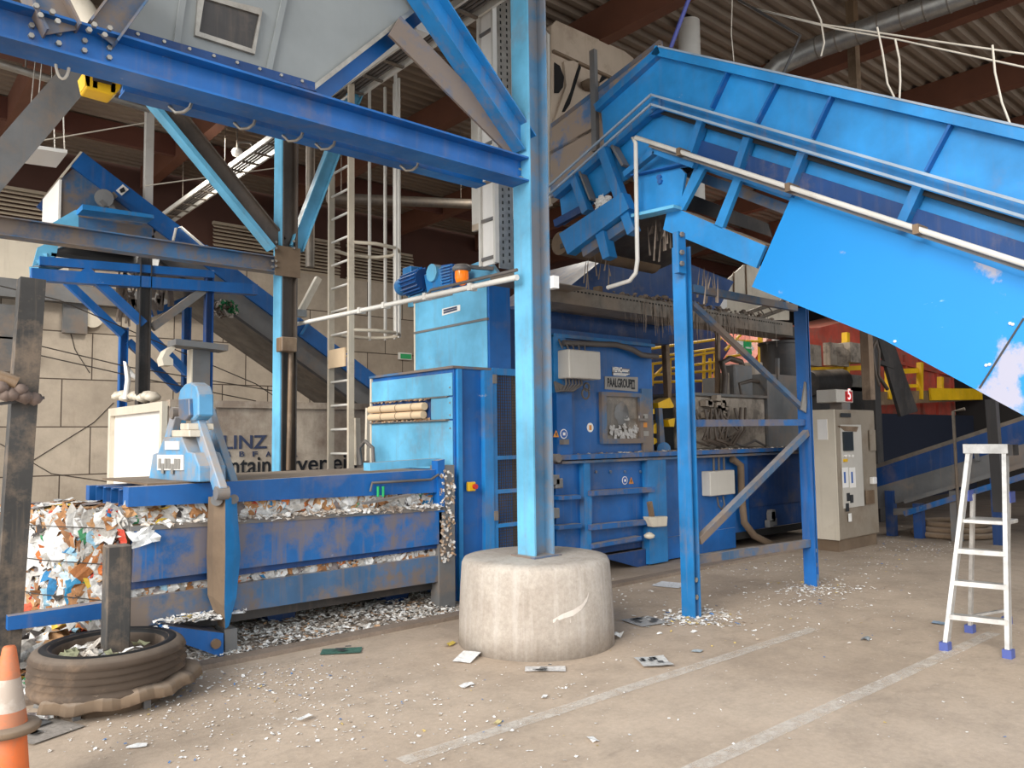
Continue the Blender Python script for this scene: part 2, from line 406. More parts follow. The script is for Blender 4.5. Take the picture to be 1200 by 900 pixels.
# pale panel, lintel and anchors on the block wall at the left
o = tag(MB().box(-2, 3.05, WY-.12, WY, PY(60, 331, WY-.12).z, 5.3).build('wall_panel', M['cream']), 'large pale beige panel on the block wall at far left', 'panel')
o = tag(MB().box(-2, 6, WY-.25, WY, PY(60, 352, WY-.25).z, PY(60, 331, WY-.25).z).build('lintel', M['dusty_steel']), 'dusty grey lintel beam running below the pale panel on the block wall', 'beam')
for i, (px, py) in enumerate([(94, 372), (7, 377), (8, 415)]):
    p = PY(px, py, WY-.1)
    o = thing('wall_bracket', p, ['rusty plate bracket on the block wall right of the dark left post', 'rusty round-capped bracket on block wall, upper one left of the dark post', 'rusty round-capped bracket on block wall, lower one left of the dark post'][i], 'bracket')
    MB().box(p.x-.28, p.x+.12, WY-.12, WY, p.z-.3, p.z+.3).build('plate', M['dusty_steel'], o)
    MB().cyl((p.x+.2, WY-.1, p.z+.02), (p.x+.2, WY, p.z+.02), .19, .19, 18).build('round_cap', M['cream'], o)
# kerb and floor markings
a = MB(); a.box(-3, 12, 5.66, 5.80, 0, .035)
struct(a.build('kerb', concrete('kerb_concrete', (128, 112, 98), (150, 134, 120), .5, 3)))
def mark(p, q, w, nm):
    t = NT('worn_line_'+nm); col = t.mix(t.noise(5, 5), rgb(214, 204, 192), rgb(232, 226, 216))
    al = t.ramp(t.noise(9, 9, .8), [(.32, 0), (.6, .62)]); t.l(al, t.b.inputs['Alpha'])
    mt = t.fin(col, .85)
    p = V(p); q = V(q); d = (q-p).normalized(); s = V((-d.y, d.x, 0))*w/2
    struct(MB().add([p-s, q-s, q+s, p+s], [(0, 1, 2, 3)]).build('floor_marking_'+nm, mt, recalc=False))
E_ = .004
def G2(x, y): p = PZ(x, y); return V((p.x, p.y, E_))
d = (G2(955, 737)-G2(470, 893)); mark(G2(955, 737), G2(955, 737)-d*1.0, .1, 'a')
mark(G2(1165, 742), G2(800, 908), .1, 'b')

# added fill lights that brighten the deep hall, no visible fittings
for lx, ly in ((9.5, 9.5), (14.5, 9.3), (4, 12.5)):
    la = bpy.data.lights.new('hall_fill_light', 'AREA'); la.energy = 140; la.shape = 'DISK'; la.size = 1.2; la.color = (1, .95, .86)
    lo_ = bpy.data.objects.new('hall_fill_light', la); COL.objects.link(lo_); lo_.location = (lx, ly, 6.4)
# light: soft daylight falling in through the open left side and the open front
w = bpy.data.worlds.new('daylight'); SC.world = w; w.use_nodes = True
bg = w.node_tree.nodes['Background']; bg.inputs[0].default_value = (.93, .97, 1.0, 1); bg.inputs[1].default_value = 1.45
sun = bpy.data.lights.new('daylight_sun', 'SUN'); sun.energy = 3.6; sun.angle = math.radians(38); sun.color = (1, .97, .92)
so = bpy.data.objects.new('daylight_sun', sun); COL.objects.link(so)
so.rotation_euler = V((1, .33, -.5)).to_track_quat('-Z', 'Y').to_euler()

cam = bpy.data.cameras.new('camera'); co = bpy.data.objects.new('camera', cam); COL.objects.link(co)
cam.sensor_fit = 'HORIZONTAL'; cam.sensor_width = 36; cam.lens = FPX/1200*36; cam.clip_start = .05; cam.clip_end = 200
co.matrix_world = Matrix(((RT.x, UP.x, -DR.x, CAM.x), (RT.y, UP.y, -DR.y, CAM.y), (RT.z, UP.z, -DR.z, CAM.z), (0, 0, 0, 1)))
SC.camera = co
SC.view_settings.view_transform = 'Standard'; SC.view_settings.look = 'None'; SC.view_settings.exposure = 0.25

# ================================================================== columns and beams
# round concrete base
m = MB(); prof = [(0, 0), (.615, 0), (.612, .2), (.6, .45), (.588, .62), (.57, .655), (.5, .668), (0, .672)]
m.lathe(prof, (4.24, 4.66, 0), 64)
cb_ = tag(m.build('column_base', M['concrete_base']), 'round pale concrete base under the tall blue steel column', 'concrete base')
M['column_web'] = paint('shaded_dusty_blue', (92, 140, 176), .5, .4, rgb(132, 124, 120), streak=.3, scr=.1)  # shade on the column's dark side put into this dusty blue
def on_base(px, py, r=.6085):
    k = _ray(px, py); a = k.x**2+k.y**2; ox, oy = CAM.x-4.24, CAM.y-4.66; b = 2*(ox*k.x+oy*k.y); c = ox*ox+oy*oy-r*r
    return CAM+k*((-b-math.sqrt(b*b-4*a*c))/(2*a))
for pts in (((648, 728, 2), (660, 722, 3), (672, 718, 3.5), (682, 711, 3), (688, 702, 2.5), (690, 695, 1.5)), ((668, 725, 2), (669, 733, 2.5), (670, 740, 1)), ((694, 764, 1), (700, 762, 2.2), (706, 760, 1))):
    m = MB(); vs = []
    for px, py, h in pts: vs += [on_base(px, py-h), on_base(px, py+h)]
    m.add(vs, [(2*i, 2*i+2, 2*i+3, 2*i+1) for i in range(len(pts)-1)]); m.build('paint_scuff', M['cone_white'], cb_, recalc=False)
def hcol(name, x0, x1, y0, y1, z0, z1, mat, label, mat2=None):
    o = thing(name, ((x0+x1)/2, (y0+y1)/2, z0), label, 'column')
    t = .016; ym = (y0+y1)/2
    m = MB(); m.box(x0, x0+t, y0, y1, z0, z1); m.build('front_flange', mat, o)
    m = MB(); m.box(x1-t, x1, y0, y1, z0, z1); m.box(x0+t, x1-t, ym-.005, ym+.005, z0, z1)
    m.build('web', mat2 or mat, o); return o
c1 = hcol('steel_column', 4.09, 4.30, 4.5, 4.7, .665, 6.98, M['lit_blue'], 'tall light blue steel column standing on the round concrete base', M['column_web'])
m = MB(); m.box(4.05, 4.34, 4.46, 4.74, .668, .685); m.build('foot_plate', M['blue_grey'], c1)
for px, py in ((604, 157), (609, 165), (605, 198), (610, 199), (606, 209), (612, 209)):
    p = PX(px, py, 4.09); MB().bolt((4.09, p.y, p.z), (-1, 0, 0), .016, .03).build('bolt', M['galv'], c1)
YF = 4.5
# big overhead I-beam
o = thing('overhead_beam', (2.0, 4.6, 3.7), 'big blue overhead beam running from top left to the tall column', 'beam')
MB().ibeam((-1.2, 4.6, 3.735), (4.085, 4.6, 3.735), .2, .2, .014, .01).build('beam', M['blue_panel'], o)
for i, px in enumerate([37, 69, 99, 128]):
    for dz in (.115, .06):
        p = PY(px, 10+px*.29, 4.594); MB().bolt((p.x, 4.595, 3.66+dz), (0, -1, 0), .016, .02).build('bolt', M['galv'], o)
# monorail with cable hooks and the yellow trolley
o = thing('festoon_rail', (2.5, 5.0, 3.62), 'blue rail hanging just behind the overhead beam, carrying grey cable hooks', 'rail')
MB().box(1.22, 4.0, 4.98, 5.03, 3.715, 3.87).build('rail', M['blue_panel'], o)
MB().box(1.22, 4.0, 4.94, 5.07, 3.703, 3.718).build('bottom_flange', M['blue_panel'], o)
for px in (139, 222, 297, 353, 391, 489):
    x = PY(px, 40+px*.29+55, 4.9).x
    pts = [(x+.02, 4.93, 3.87), (x+.02, 4.9, 3.76), (x, 4.9, 3.69), (x-.03, 4.92, 3.66), (x-.07, 4.95, 3.655), (x-.1, 4.98, 3.70)]
    MB().tube(pts, .011, 6).build('cable_hook', M['galv'], o)
hy = 4.85; p = PY(122, 94, hy)
o = thing('trolley', (p.x, hy, p.z-.1), 'yellow trolley block hanging under the blue overhead beam at top left', 'trolley')
m = MB(); m.poly([PY(97, 84, hy), PY(143, 97, hy), PY(141, 104, hy), PY(133, 112, hy), PY(101, 103, hy)], (0, .14, 0)); m.build('body', M['yellow'], o, .006)
m = MB()
for px, py in ((103, 79), (112, 82), (133, 88)): q = PY(px, py, hy); m.box(q.x-.012, q.x+.012, hy, hy+.12, q.z-.05, 3.64)
m.build('hanger', M['yellow'], o)
m = MB(); q = PY(120, 92, hy-.005); m.box(q.x-.05, q.x+.05, hy-.012, hy, q.z-.025, q.z+.025); m.build('recess', M['dark_steel'], o)
p = PY(73, 84, 4.66)
o = tag(MB().tube([p+V((.02*math.sin(a)*1.6, 0, .09*math.cos(a)+.05)) for a in [i*math.pi/8 for i in range(16)]], .008, 6, closed=True).build('cable_loop', M['rope']), 'looped pale cable end hanging under the overhead beam beside the yellow trolley', 'cable')
p = PY(54, 69, 4.7)
tag(MB().box(p.x-.05, p.x+.05, 4.66, 4.72, p.z-.01, p.z+.02).build('yellow_clip', M['yellow']), 'small yellow clip under the overhead beam at top left', 'clip')
# grey hopper above the beam
HY = 4.72
o = thing('hopper', (2.0, 5.3, 3.9), 'large grey sheet metal hopper resting above the overhead beam', 'hopper')
bl, br = PY(143, 46, HY), PY(362, 107, HY)
tr = PY(500, 0, HY); tl = PY(168, 0, HY)
ez = 6.4
def ext(a, b, z): k = (z-a.z)/(b.z-a.z); return a+(b-a)*k
TR = ext(br, tr, ez); TL = ext(bl, tl, ez); TL.y = TR.y = HY
back = [V((bl.x+.3, 6.6, 6.0)), V((br.x-.1, 6.6, 6.0)), V((TR.x, 6.9, ez)), V((TL.x, 6.9, ez))]
m = MB(); m.add([bl, br, TR, TL], [(0, 1, 2, 3)]); m.add([br, back[1], back[2], TR], [(0, 1, 2, 3)]); m.add([bl, TL, back[3], back[0]], [(0, 1, 2, 3)]); m.add([bl, back[0], back[1], br], [(0, 1, 2, 3)])
m.build('shell', M['hopper_grey'], o, recalc=False)
def seam(a, b, nm, w=.035, t=.02, mat='hopper_grey'):
    return MB().bar(a+V((0, -t/2, 0)), b+V((0, -t/2, 0)), w, t, up=(0, 1, 0)).build(nm, M[mat], o)
for a, b in (((205, 62), (222, -60)), ((312, 93), (350, -80))): seam(PY(*a, HY), PY(*b, HY), 'seam_strip')
f = MB(); hc = [PY(*c, HY) for c in ((231, -6), (306, 12), (297, 65), (227, 43))]; hi = [PY(*c, HY) for c in ((238, 0), (302, 19), (294, 59), (232, 39))]
off = V((0, -.025, 0))
for i in range(4): j = (i+1) % 4; f.hull8([hc[i], hc[j], hi[j], hi[i]], [hc[i]+off, hc[j]+off, hi[j]+off, hi[i]+off])
fr = f.build('hatch_frame', M['galv'], o)
MB().poly(hi, (0, -.008, 0)).build('hatch_mesh', M['dark_steel'], o)
m = MB().bar(bl+V((-.05, -.02, .02)), br+V((.02, -.02, .02)), .06, .06); m.build('bottom_flange', M['blue_deep'], o)
m = MB().bar(br+V((0, -.02, 0)), TR+V((0, -.02, 0)), .03, .03, up=(0, 1, 0)); m.build('edge_strip', M['galv'], o)
for i in range(8):
    q = bl.lerp(br, .06+i*.125); MB().bolt(q+V((0, -.045, .03)), (0, -1, 0), .012, .015).build('bolt', M['galv'], o)
# blue trimmer beam following the hopper's slanting right edge
q0, q1 = PY(366, 112, 4.9), PY(512, -6, 4.9)
tag(MB().ibeam(q0, q1+(q1-q0)*.5, .14, .16, up=(0, 1, 0)).build('trimmer_beam', M['blue_panel']), 'blue slanting beam along the right edge of the grey hopper', 'beam')
# braces landing on the beam and the tall column
def brace(a, b, y, w, d, mat, name, label, kind='chan', bolts=()):
    p, q = PY(*a, y), PY(*b, y)
    o = thing(name, (p+q)/2, label, 'brace'); m = MB()
    if kind == 'chan': m.chan(p, q, w, d, .01, up=(0, 0, 1) if abs((q-p).normalized().z) < .8 else (1, 0, 0), flip=1)
    elif kind == 'flat': m.bar(p, q, d, w)
    else: m.ibeam(p, q, w, d)
    m.build('member', M[mat], o)
    for bx, by in bolts: MB().bolt(PY(bx, by, y-d/2-.005), (0, -1, 0), .016, .02).build('bolt', M['galv'], o)
    return o
brace((614, 170), (488, -20), 4.6, .2, .16, 'blue', 'diagonal_brace', 'bright blue channel brace sloping up left from the tall column', 'i')
brace((612, 182), (462, 30), 4.66, .2, .02, 'blue_grey', 'diagonal_brace', 'flat dusty grey brace sloping up left behind the bright blue one', 'flat')
brace((72, 38), (38, -30), 4.55, .18, .16, 'blue_grey', 'diagonal_brace', 'short dusty blue brace rising from the overhead beam at the top left corner', 'i', ((42, 8), (47, 19), (61, 15), (67, 26)))
brace((118, 42), (170, -28), 4.55, .16, .16, 'blue_grey', 'diagonal_brace', 'blue brace leaning right from the overhead beam against the grey hopper', 'i', ((110, 30), (104, 36), (128, 34), (122, 42)))
tag(MB().tube([PY(66, -14, 5.6), PY(92, 14, 5.6), PY(108, 40, 5.6)], .11, 14).build('chute_pipe', M['cream']), 'cream pipe seen between the blue braces at the top left', 'pipe')

# second column with K braces and the low cross beam
c2 = hcol('steel_column', 3.69, 3.875, 8.2, 8.40, 0, 6.98, M['dust_brown'], 'dusty blue steel column standing behind the bale channel')
MB().box(3.675, 3.69, 8.2, 8.4, 0, 6.98).build('sunlit_flange', M['lit_blue'], c2)
m = MB(); q = PY(334, 300, 8.2); m.box(3.60, 3.90, 8.185, 8.2, 3.44, 3.78); m.build('gusset_plate', M['mud'], c2)
for bx, by in ((323, 284), (323, 291), (323, 306), (323, 312), (344, 283), (344, 291), (319, 306), (319, 313)): MB().bolt(PY(bx, by, 8.185), (0, -1, 0), .016, .02).build('bolt', M['galv'], c2)
p = PY(338, 404, 8.1)
jb = MB().box(p.x-.1, p.x+.08, 8.05, 8.2, p.z-.08, p.z+.08).build('junction_box', M['brownbox'], c2, .008)
o = thing('cross_beam', (1.5, 8.25, 3.48), 'horizontal dusty blue beam crossing at left to the second column', 'beam')
MB().ibeam((-1.5, 8.28, 3.567), (3.675, 8.28, 3.567), .175, .16).build('beam', M['blue_grey'], o)
kb_ = brace((327, 286), (184, 110), 8.28, .2, .1, 'dust_brown', 'knee_brace', 'dusty brace rising left from the second column, its lower edge bright blue', 'i')
MB().bar(PY(318, 292, 8.2), PY(173, 116, 8.2), .16, .05, up=(1, 0, 0)).build('lit_flange', M['lit_blue'], kb_)
brace((346, 292), (443, 40), 8.28, .16, .12, 'lit_blue', 'knee_brace', 'light blue brace rising right from the second column behind the overhead beam', 'i')
brace((-70, 275), (104, 72), 8.28, .27, .03, 'dusty_steel', 'knee_brace', 'wide dusty grey brace rising right at the left edge of the picture', 'flat')
# rectangular trunking on column, downpipe
p0, p1 = PY(341, 410, 8.18), PY(338, 551, 8.18)
tag(MB().tube([p0, p1], .028, 10).build('conduit', M['brownbox']), 'thin brown conduit running down the front of the second column', 'conduit')
p0, p1 = PY(176, 100, 12.0), PY(176, 420, 12.0)
tag(MB().box(p0.x-.055, p0.x+.055, 11.95, 12.06, 0, 6.98).build('downpipe', M['white_pipe']), 'pale grey vertical post beyond the far hopper', 'post')
# left weathered post
a, b = PY(37, 328, 6.15), PY(4, 790, 6.15); b.z = 0
tag(MB().bar(b, a, .15, .15, up=(0, 1, 0)).build('old_post', M['old_post']), 'tall leaning weathered dark post at the left edge of the picture', 'post')
m = MB(); q = PY(12, 462, 6.0)
for i in range(9): m.lathe([(0, -.05), (.04, -.03), (.055, 0), (.035, .03), (0, .045)], q+V((-.1+i*.028+rnd.uniform(-.02, .02), rnd.uniform(-.05, .02), rnd.uniform(-.05, .05))), 7, .5)
tag(m.build('rag_bundle', M['rag']), 'dirty rag bundle tied to the leaning weathered post', 'rag')
tag(MB().bar(PY(-6, 474, 6.07), PY(52, 466, 6.07), .02).build('stick', M['dark_steel']), 'thin dark stick poking right across the weathered post', 'stick')
tag(MB().tube([PY(-8, 440, 6.0), PY(20, 450, 5.98)], .05, 9).build('pole_stub', M['brownbox']), 'blunt brown pole end at the left edge above the stick', 'pole')
# ================================================================== press channel with bale
NY = V((0, -1, 0)); NX = V((-1, 0, 0))
def ypoly(pix, y, th): return MB().poly([PY(a, b, y) for a, b in pix], (0, th, 0))
def xpoly(pix, x, th): return MB().poly([PX(a, b, x) for a, b in pix], (th, 0, 0))
ch = thing('press_channel', (2.9, 6.7, 0), 'long blue bale press channel with three side beams and paper squeezed between them', 'press channel')
def ybeam(name, x0, x1, za, zb, mat, y0=6.0, y1=6.14, **k):
    m = MB(); m.hull8([(x0, y0, za[0]), (x1, y0, za[1]), (x1, y1, za[1]), (x0, y1, za[0])], [(x0, y0, zb[0]), (x1, y0, zb[1]), (x1, y1, zb[1]), (x0, y1, zb[0])])
    return m.build(name, M[mat], ch, **k)
b1 = ybeam('top_beam', 1.565, 4.24, (1.146, 1.10), (1.284, 1.312), 'blue_panel')
ybeam('middle_beam', 1.60, 4.27, (.617, .628), (.976, .934), 'blue_dirty', 5.98)
ybeam('middle_ledge', 1.58, 4.30, (.976, .934), (1.008, .966), 'dusty_steel', 5.97, 6.16)
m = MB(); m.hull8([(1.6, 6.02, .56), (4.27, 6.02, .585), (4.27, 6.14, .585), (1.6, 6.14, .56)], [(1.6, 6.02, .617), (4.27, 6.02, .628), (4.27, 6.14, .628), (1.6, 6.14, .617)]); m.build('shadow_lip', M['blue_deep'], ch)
ybeam('bottom_beam', 1.575, 4.24, (.295, .28), (.502, .518), 'blue_grey')
ybeam('floor_rail', .86, 1.575, (.405, .385), (.492, .50), 'blue_panel', 6.0, 6.1)
ybeam('far_top_beam', 1.6, 4.5, (1.12, 1.10), (1.245, 1.26), 'blue_panel', 7.3, 7.42)
for y in (7.08, 6.85, 6.62, 6.4): 
    o = MB().chan((1.6, y, 1.19), (4.4, y, 1.19), .13, .07, .01, flip=1).build('top_stringer', M['blue_panel'], ch)
m = MB(); m.box(1.72, 4.4, 6.1, 7.4, 1.285, 1.30); m.build('top_plate', M['mud'], ch)
ybeam('far_side_wall', 1.6, 4.5, (.28, .28), (1.1, 1.1), 'blue_deep', 7.42, 7.47)
m = MB(); m.box(1.6, 4.5, 6.1, 7.4, .2, .27); m.build('floor_plate', M['dark_steel'], ch)
for x in (2.9, 4.05): MB().poly([(x-.16, 6.4, .28), (x+.16, 6.4, .28), (x+.1, 6.4, 0.005), (x-.1, 6.4, .005)], (0, .4, 0)).build('support_foot', M['blue_deep'], ch)
m = MB(); m.box(4.24, 4.42, 5.98, 6.12, .02, 1.35); m.build('end_post', M['dusty_steel'], ch)
m = ypoly([(513, 540), (521, 538), (521, 600), (515, 600)], 5.97, .1); m.build('end_bracket', M['blue_panel'], ch)
# hydraulic pipe, cable and fitting on top beam
m = MB(); m.tube([PY(*c, 5.96) for c in ((434, 576), (436, 566), (470, 564), (505, 562), (514, 556))], .012, 6); m.build('hydraulic_line', M['cable'], ch)
m = MB(); m.bar(PY(425, 590, 5.93), PY(480, 580, 5.93), .05, .02); m.build('bracket_plate', M['dusty_steel'], ch)
m = MB(); 
for px in (443, 449): m.tube([PY(px, 582, 5.95), PY(px, 570, 5.95)], .012, 8)
m.build('hose_fitting', M['green'], ch)
m = MB(); m.bar(PY(430, 547, 6.2), PY(512, 541, 6.2), .12, .07); m.build('top_bracket', M['lit_blue'], ch)
# paper ---------------------------------------------------------------
PAL = [((206, 203, 198), 30), ((184, 178, 170), 24), ((228, 226, 222), 14), ((176, 124, 78), 15), ((150, 104, 66), 8), ((196, 150, 104), 6), ((190, 66, 44), 2), ((40, 120, 170), 2), ((214, 180, 60), 3), ((70, 150, 100), 1.5), ((120, 110, 108), 7), ((216, 120, 60), 3), ((150, 190, 210), 3), ((60, 54, 52), 4)]
_pp = [c for c, w in PAL for _ in range(int(w*2))]
def pcol(): c = rnd.choice(_pp); return tuple(lin(x) for x in c)
def crumple_sheet(m, p, nrm, w, l, cr, col=None, ang=None):
    nrm = V(nrm).normalized(); a = rnd.uniform(0, 6.28) if ang is None else ang
    t = nrm.orthogonal().normalized(); b = nrm.cross(t); u = t*math.cos(a)+b*math.sin(a); v = nrm.cross(u)
    m.col = col or pcol(); vs = []; k = 3 if max(w, l) < .09 else 4
    for i in range(k):
        for j in range(k):
            vs.append(p+u*((i/(k-1)-.5)*w*rnd.uniform(.8, 1.15))+v*((j/(k-1)-.5)*l*rnd.uniform(.8, 1.15))+nrm*rnd.uniform(-cr, cr))
    m.add(vs, [(i*k+j, (i+1)*k+j, (i+1)*k+j+1, i*k+j+1) for i in range(k-1) for j in range(k-1)])
bale = thing('paper_bale', (2.6, 6.7, .28), 'big pressed bale of waste paper and cardboard coming out of the press channel', 'paper bale')
m = MB()  # lumpy body
def face_grid(o, du, dv, nu, nv, nrm, amp):
    o = V(o); du = V(du); dv = V(dv); nrm = V(nrm); g = []
    for i in range(nu+1):
        for j in range(nv+1): g.append(o+du*(i/nu)+dv*(j/nv)+nrm*rnd.uniform(-amp, amp))
    for i in range(nu):
        for j in range(nv):
            m.col = tuple(lin(x) for x in rnd.choice(((226, 222, 216), (200, 190, 178), (176, 130, 88), (210, 200, 190)))); a = [i*(nv+1)+j, (i+1)*(nv+1)+j, (i+1)*(nv+1)+j+1, i*(nv+1)+j+1]
            m.add([g[q] for q in a], [(0, 1, 2, 3)])
BN, BF = V((1.54, 6.07, .3)), V((1.02, 7.38, .3))
face_grid(BN, BF-BN, (0, 0, .8), 14, 10, (-1, -.2, 0), .035)
face_grid(BN, (4.3-BN.x, 0, 0), (0, 0, .82), 40, 10, (0, -1, 0), .02)
face_grid(BN+V((0, 0, .8)), BF-BN, (.4, 0, 0), 14, 4, (0, 0, 1), .03)
face_grid(BN, BF-BN, (2.8, 0, 0), 10, 20, (0, 0, 1), .01)
m.build('core', M['paper'], bale, recalc=False)
m = MB()
for _ in range(1700):
    a, b = rnd.random(), rnd.random(); s = rnd.choice((.035, .05, .07, .1, .14, .18)); p = BN.lerp(BF, a)+V((rnd.uniform(-.05, -.015), 0, min(.02+b*.8, .79-s*.4)))
    crumple_sheet(m, p, (-.85, rnd.uniform(-1.0, -.1), rnd.uniform(-.35, .5)), s*rnd.uniform(.6, 1.2), s*1.1, s*.13)
for _ in range(120):
    p = BN.lerp(BF, rnd.random())+V((rnd.uniform(-.02, .4), 0, rnd.uniform(.78, .84))); crumple_sheet(m, p, (rnd.uniform(-.15, .05), rnd.uniform(-.12, .12), 1), rnd.uniform(.08, .25), rnd.uniform(.06, .16), .012)
for (a, b, w, l, c) in ((.86, .36, .26, .42, (216, 216, 220)), (.6, .66, .3, .3, (222, 220, 216)), (.45, .75, .2, .26, (214, 214, 214)), (.12, .62, .1, .5, (176, 112, 62)), (.05, .3, .1, .3, (180, 124, 78)), (.3, .3, .16, .2, (40, 128, 170)), (.34, .5, .2, .2, (190, 214, 226)), (.66, .12, .18, .14, (190, 84, 54)), (.9, .72, .2, .34, (160, 116, 80))):
    p = BN.lerp(BF, a)+V((-.06, -.02, b*.78)); crumple_sheet(m, p, (-.9, -.5, .1), l, w*1.2, .02, tuple(lin(x) for x in c))
for _ in range(520):
    z = rnd.choice((rnd.uniform(1.03, 1.12), rnd.uniform(.52, .585))); p = V((rnd.uniform(1.45, 4.2), rnd.uniform(6.05, 6.075), z))
    s = rnd.uniform(.05, .13); crumple_sheet(m, p, (rnd.uniform(-.25, .15), -1, rnd.uniform(-.1, .25)), s, s*rnd.uniform(.6, 1.4), .012)
lo = m.build('loose_paper', M['paper'], bale, recalc=False); lo['kind'] = 'stuff'; lo['label'] = 'crumpled white, brown and coloured paper sticking out of the bale'
m = MB()
for z in (.5, .75, 1.0):
    m.tube([BN+V((-.09, -.02, z-.3)), BN.lerp(BF, .5)+V((-.12, 0, z-.31)), BF+V((-.09, 0, z-.3))], .004, 5)
m.build('binding_wire', M['wire'], bale)
m = MB()
for _ in range(420):
    x = 1.6+2.66*rnd.random()**.6; p = V((x, rnd.uniform(5.965, 6.02), 1.0-.042*(x-1.58)/2.7+rnd.uniform(.0, .03))); m.col = tuple(lin(c) for c in rnd.choice(((238, 234, 228), (206, 194, 180), (176, 158, 142))))
    crumple_sheet(m, p, (rnd.uniform(-.4, .4), rnd.uniform(-.8, 0), 1), rnd.uniform(.02, .07), rnd.uniform(.02, .05), .008, m.col)
for _ in range(130):
    p = V((rnd.uniform(4.25, 4.41), rnd.uniform(5.955, 5.975), rnd.uniform(.45, 1.3))); m.col = tuple(lin(c) for c in rnd.choice(((226, 222, 216), (190, 172, 154), (170, 140, 112)))); crumple_sheet(m, p, (rnd.uniform(-.2, .2), -1, .1), rnd.uniform(.015, .04), rnd.uniform(.015, .035), .004, m.col)
o = m.build('paper_fluff', M['paper'], recalc=False); tag(o, 'white paper shreds lying along the ledge of the press channel', 'paper shreds', kind='stuff')
crm = MB(); crumple_sheet(crm, V((1.66, 5.95, .93)), (0, -1, .2), .2, .12, .03, (.85, .85, .83)); tag(crm.build('paper_sheet', M['paper'], recalc=False), 'crumpled white sheet hanging over the left end of the middle beam', 'paper')

# ------------------------------------------------------------------ yoke clamp over the channel
yk = thing('clamp_yoke', (2.2, 6.6, 0), 'dusty light blue yoke clamp straddling the press channel near its open end', 'clamp')
X0 = 2.0
def P(x, y, X=X0): return PX(x, y, X)
# stepped plates standing on the channel
o = MB().poly([P(174, 563), P(179, 532), P(185, 530), P(192, 512), P(212, 512), P(219, 529), P(227, 531), P(233, 547), P(233, 565)], (.2, 0, 0)).build('base_block', M['yoke'], yk, .008)
pts = [P(184, 533, X0-.012), P(214, 533, X0-.012), P(214, 551, X0-.012), P(184, 551, X0-.012)]
sg = MB().poly(pts, (.01, 0, 0)).build('warning_plate', M['plate_white'], o)
for i in range(7): 
    c = pts[0].lerp(pts[1], .12+i*.125)+V((-.003, 0, -.05-.04*(i % 3 == 1))); MB().box(c.x-.002, c.x, c.y-.035, c.y+.025, c.z-.06, c.z+.02).build('worn_mark', M['sign_grey'], sg)
pts = [P(193, 517, X0-.012), P(209, 517, X0-.012), P(209, 527, X0-.012), P(193, 527, X0-.012)]
MB().poly(pts, (.01, 0, 0)).build('warning_plate', M['plate_white'], o)
m = MB(); m.poly([P(201, 504), P(222, 504), P(222, 512), P(201, 512)], (.15, 0, 0)); m.poly([P(211, 496), P(220, 496), P(220, 504), P(211, 504)], (.2, 0, 0)); m.build('cylinder_seat', M['cream'], yk, .006)
# rounded head
arch = [P(x, y, 2.05) for x, y in ((209, 487), (209, 466), (211, 456), (216, 450), (223, 448), (229, 452), (232, 462), (232, 487), (226, 493), (214, 493))]
MB().poly(arch, (.12, 0, 0)).build('head', M['yoke'], yk, .01)
arch2 = [P(x, y, 2.02) for x, y in ((209, 487), (209, 468), (221, 467), (222, 487), (217, 493), (211, 492))]
MB().poly(arch2, (.05, 0, 0)).build('cylinder_end', M['blue_grey'], yk, .006)
def arm(a, b, X, w, nm='arm', mat='yoke'):
    p, q = P(*a, X), P(*b, X); d = (q-p).normalized(); n = V((1, 0, 0)).cross(d)
    m = MB(); m.poly([p-n*w/2, q-n*w/2, q+n*w/2, p+n*w/2], (.06, 0, 0)); o = m.build(nm, M[mat], yk, .006)
    for c in (p, q): MB().cyl(c+V((-.015, 0, 0)), c+V((.075, 0, 0)), w*.42, w*.42, 14).build('pin', M['dusty_steel'], o)
    return o
arm((224, 482), (255, 578), 2.08, .12); arm((241, 484), (271, 580), 2.32, .12)
arm((203, 484), (184, 560), 2.08, .12, 'far_arm'); arm((210, 486), (190, 556), 2.32, .1, 'far_arm')
# upright clamp bar on the near side
Yc = 5.84
def Q(x, y, Y=Yc): return PY(x, y, Y)
lf = [Q(251, 583), Q(249, 650), Q(250, 700), Q(263, 736)]; rg = [Q(264, 583, 5.72), Q(264, 650, 5.72), Q(263, 712, 5.72), Q(264, 737, 5.80)]; bk = [Q(277, 583), Q(282, 650), Q(277, 700), Q(268, 734)]
m = MB(); m.add(lf+rg, [(i, i+1, 5+i, 4+i) for i in range(3)]); off = V((.0, .12, 0))
m.add(lf+[p+off for p in lf], [(i, i+1, 5+i, 4+i) for i in range(3)]); m.build('upright_bar', M['mud'], yk, recalc=False)
m = MB(); m.add(rg+bk, [(i, i+1, 5+i, 4+i) for i in range(3)]); m.add(bk+[p+off for p in bk], [(i, i+1, 5+i, 4+i) for i in range(3)]); m.add([lf[0], rg[0], bk[0], bk[0]+off, lf[0]+off], [(0, 1, 2, 3, 4)]); m.build('upright_rib', M['blue_clean'], yk, recalc=False)
m = MB(); m.cyl(Q(254, 586, 5.74), Q(254, 586, 5.9), .042, .042, 16); m.cyl(Q(274, 585, 5.78), Q(274, 585, 5.9), .036, .036, 16); m.build('knuckle_pin', M['dusty_steel'], yk)
m = MB(); m.poly([Q(193, 733, 5.86), Q(262, 742, 5.86), Q(262, 771, 5.86), Q(197, 748, 5.86)], (0, .3, 0)); fb = m.build('foot_bracket', M['blue_panel'], yk)
p = Q(252, 754, 5.86); MB().cyl(p, p+NY*.03, .035, .035, 14).build('pivot', M['brownbox'], fb)
m = MB(); m.poly([Q(263, 738, 5.88), Q(278, 736, 5.88), Q(278, 762, 5.88), Q(264, 768, 5.88)], (0, .2, 0)); m.build('foot_block', M['dusty_steel'], yk)

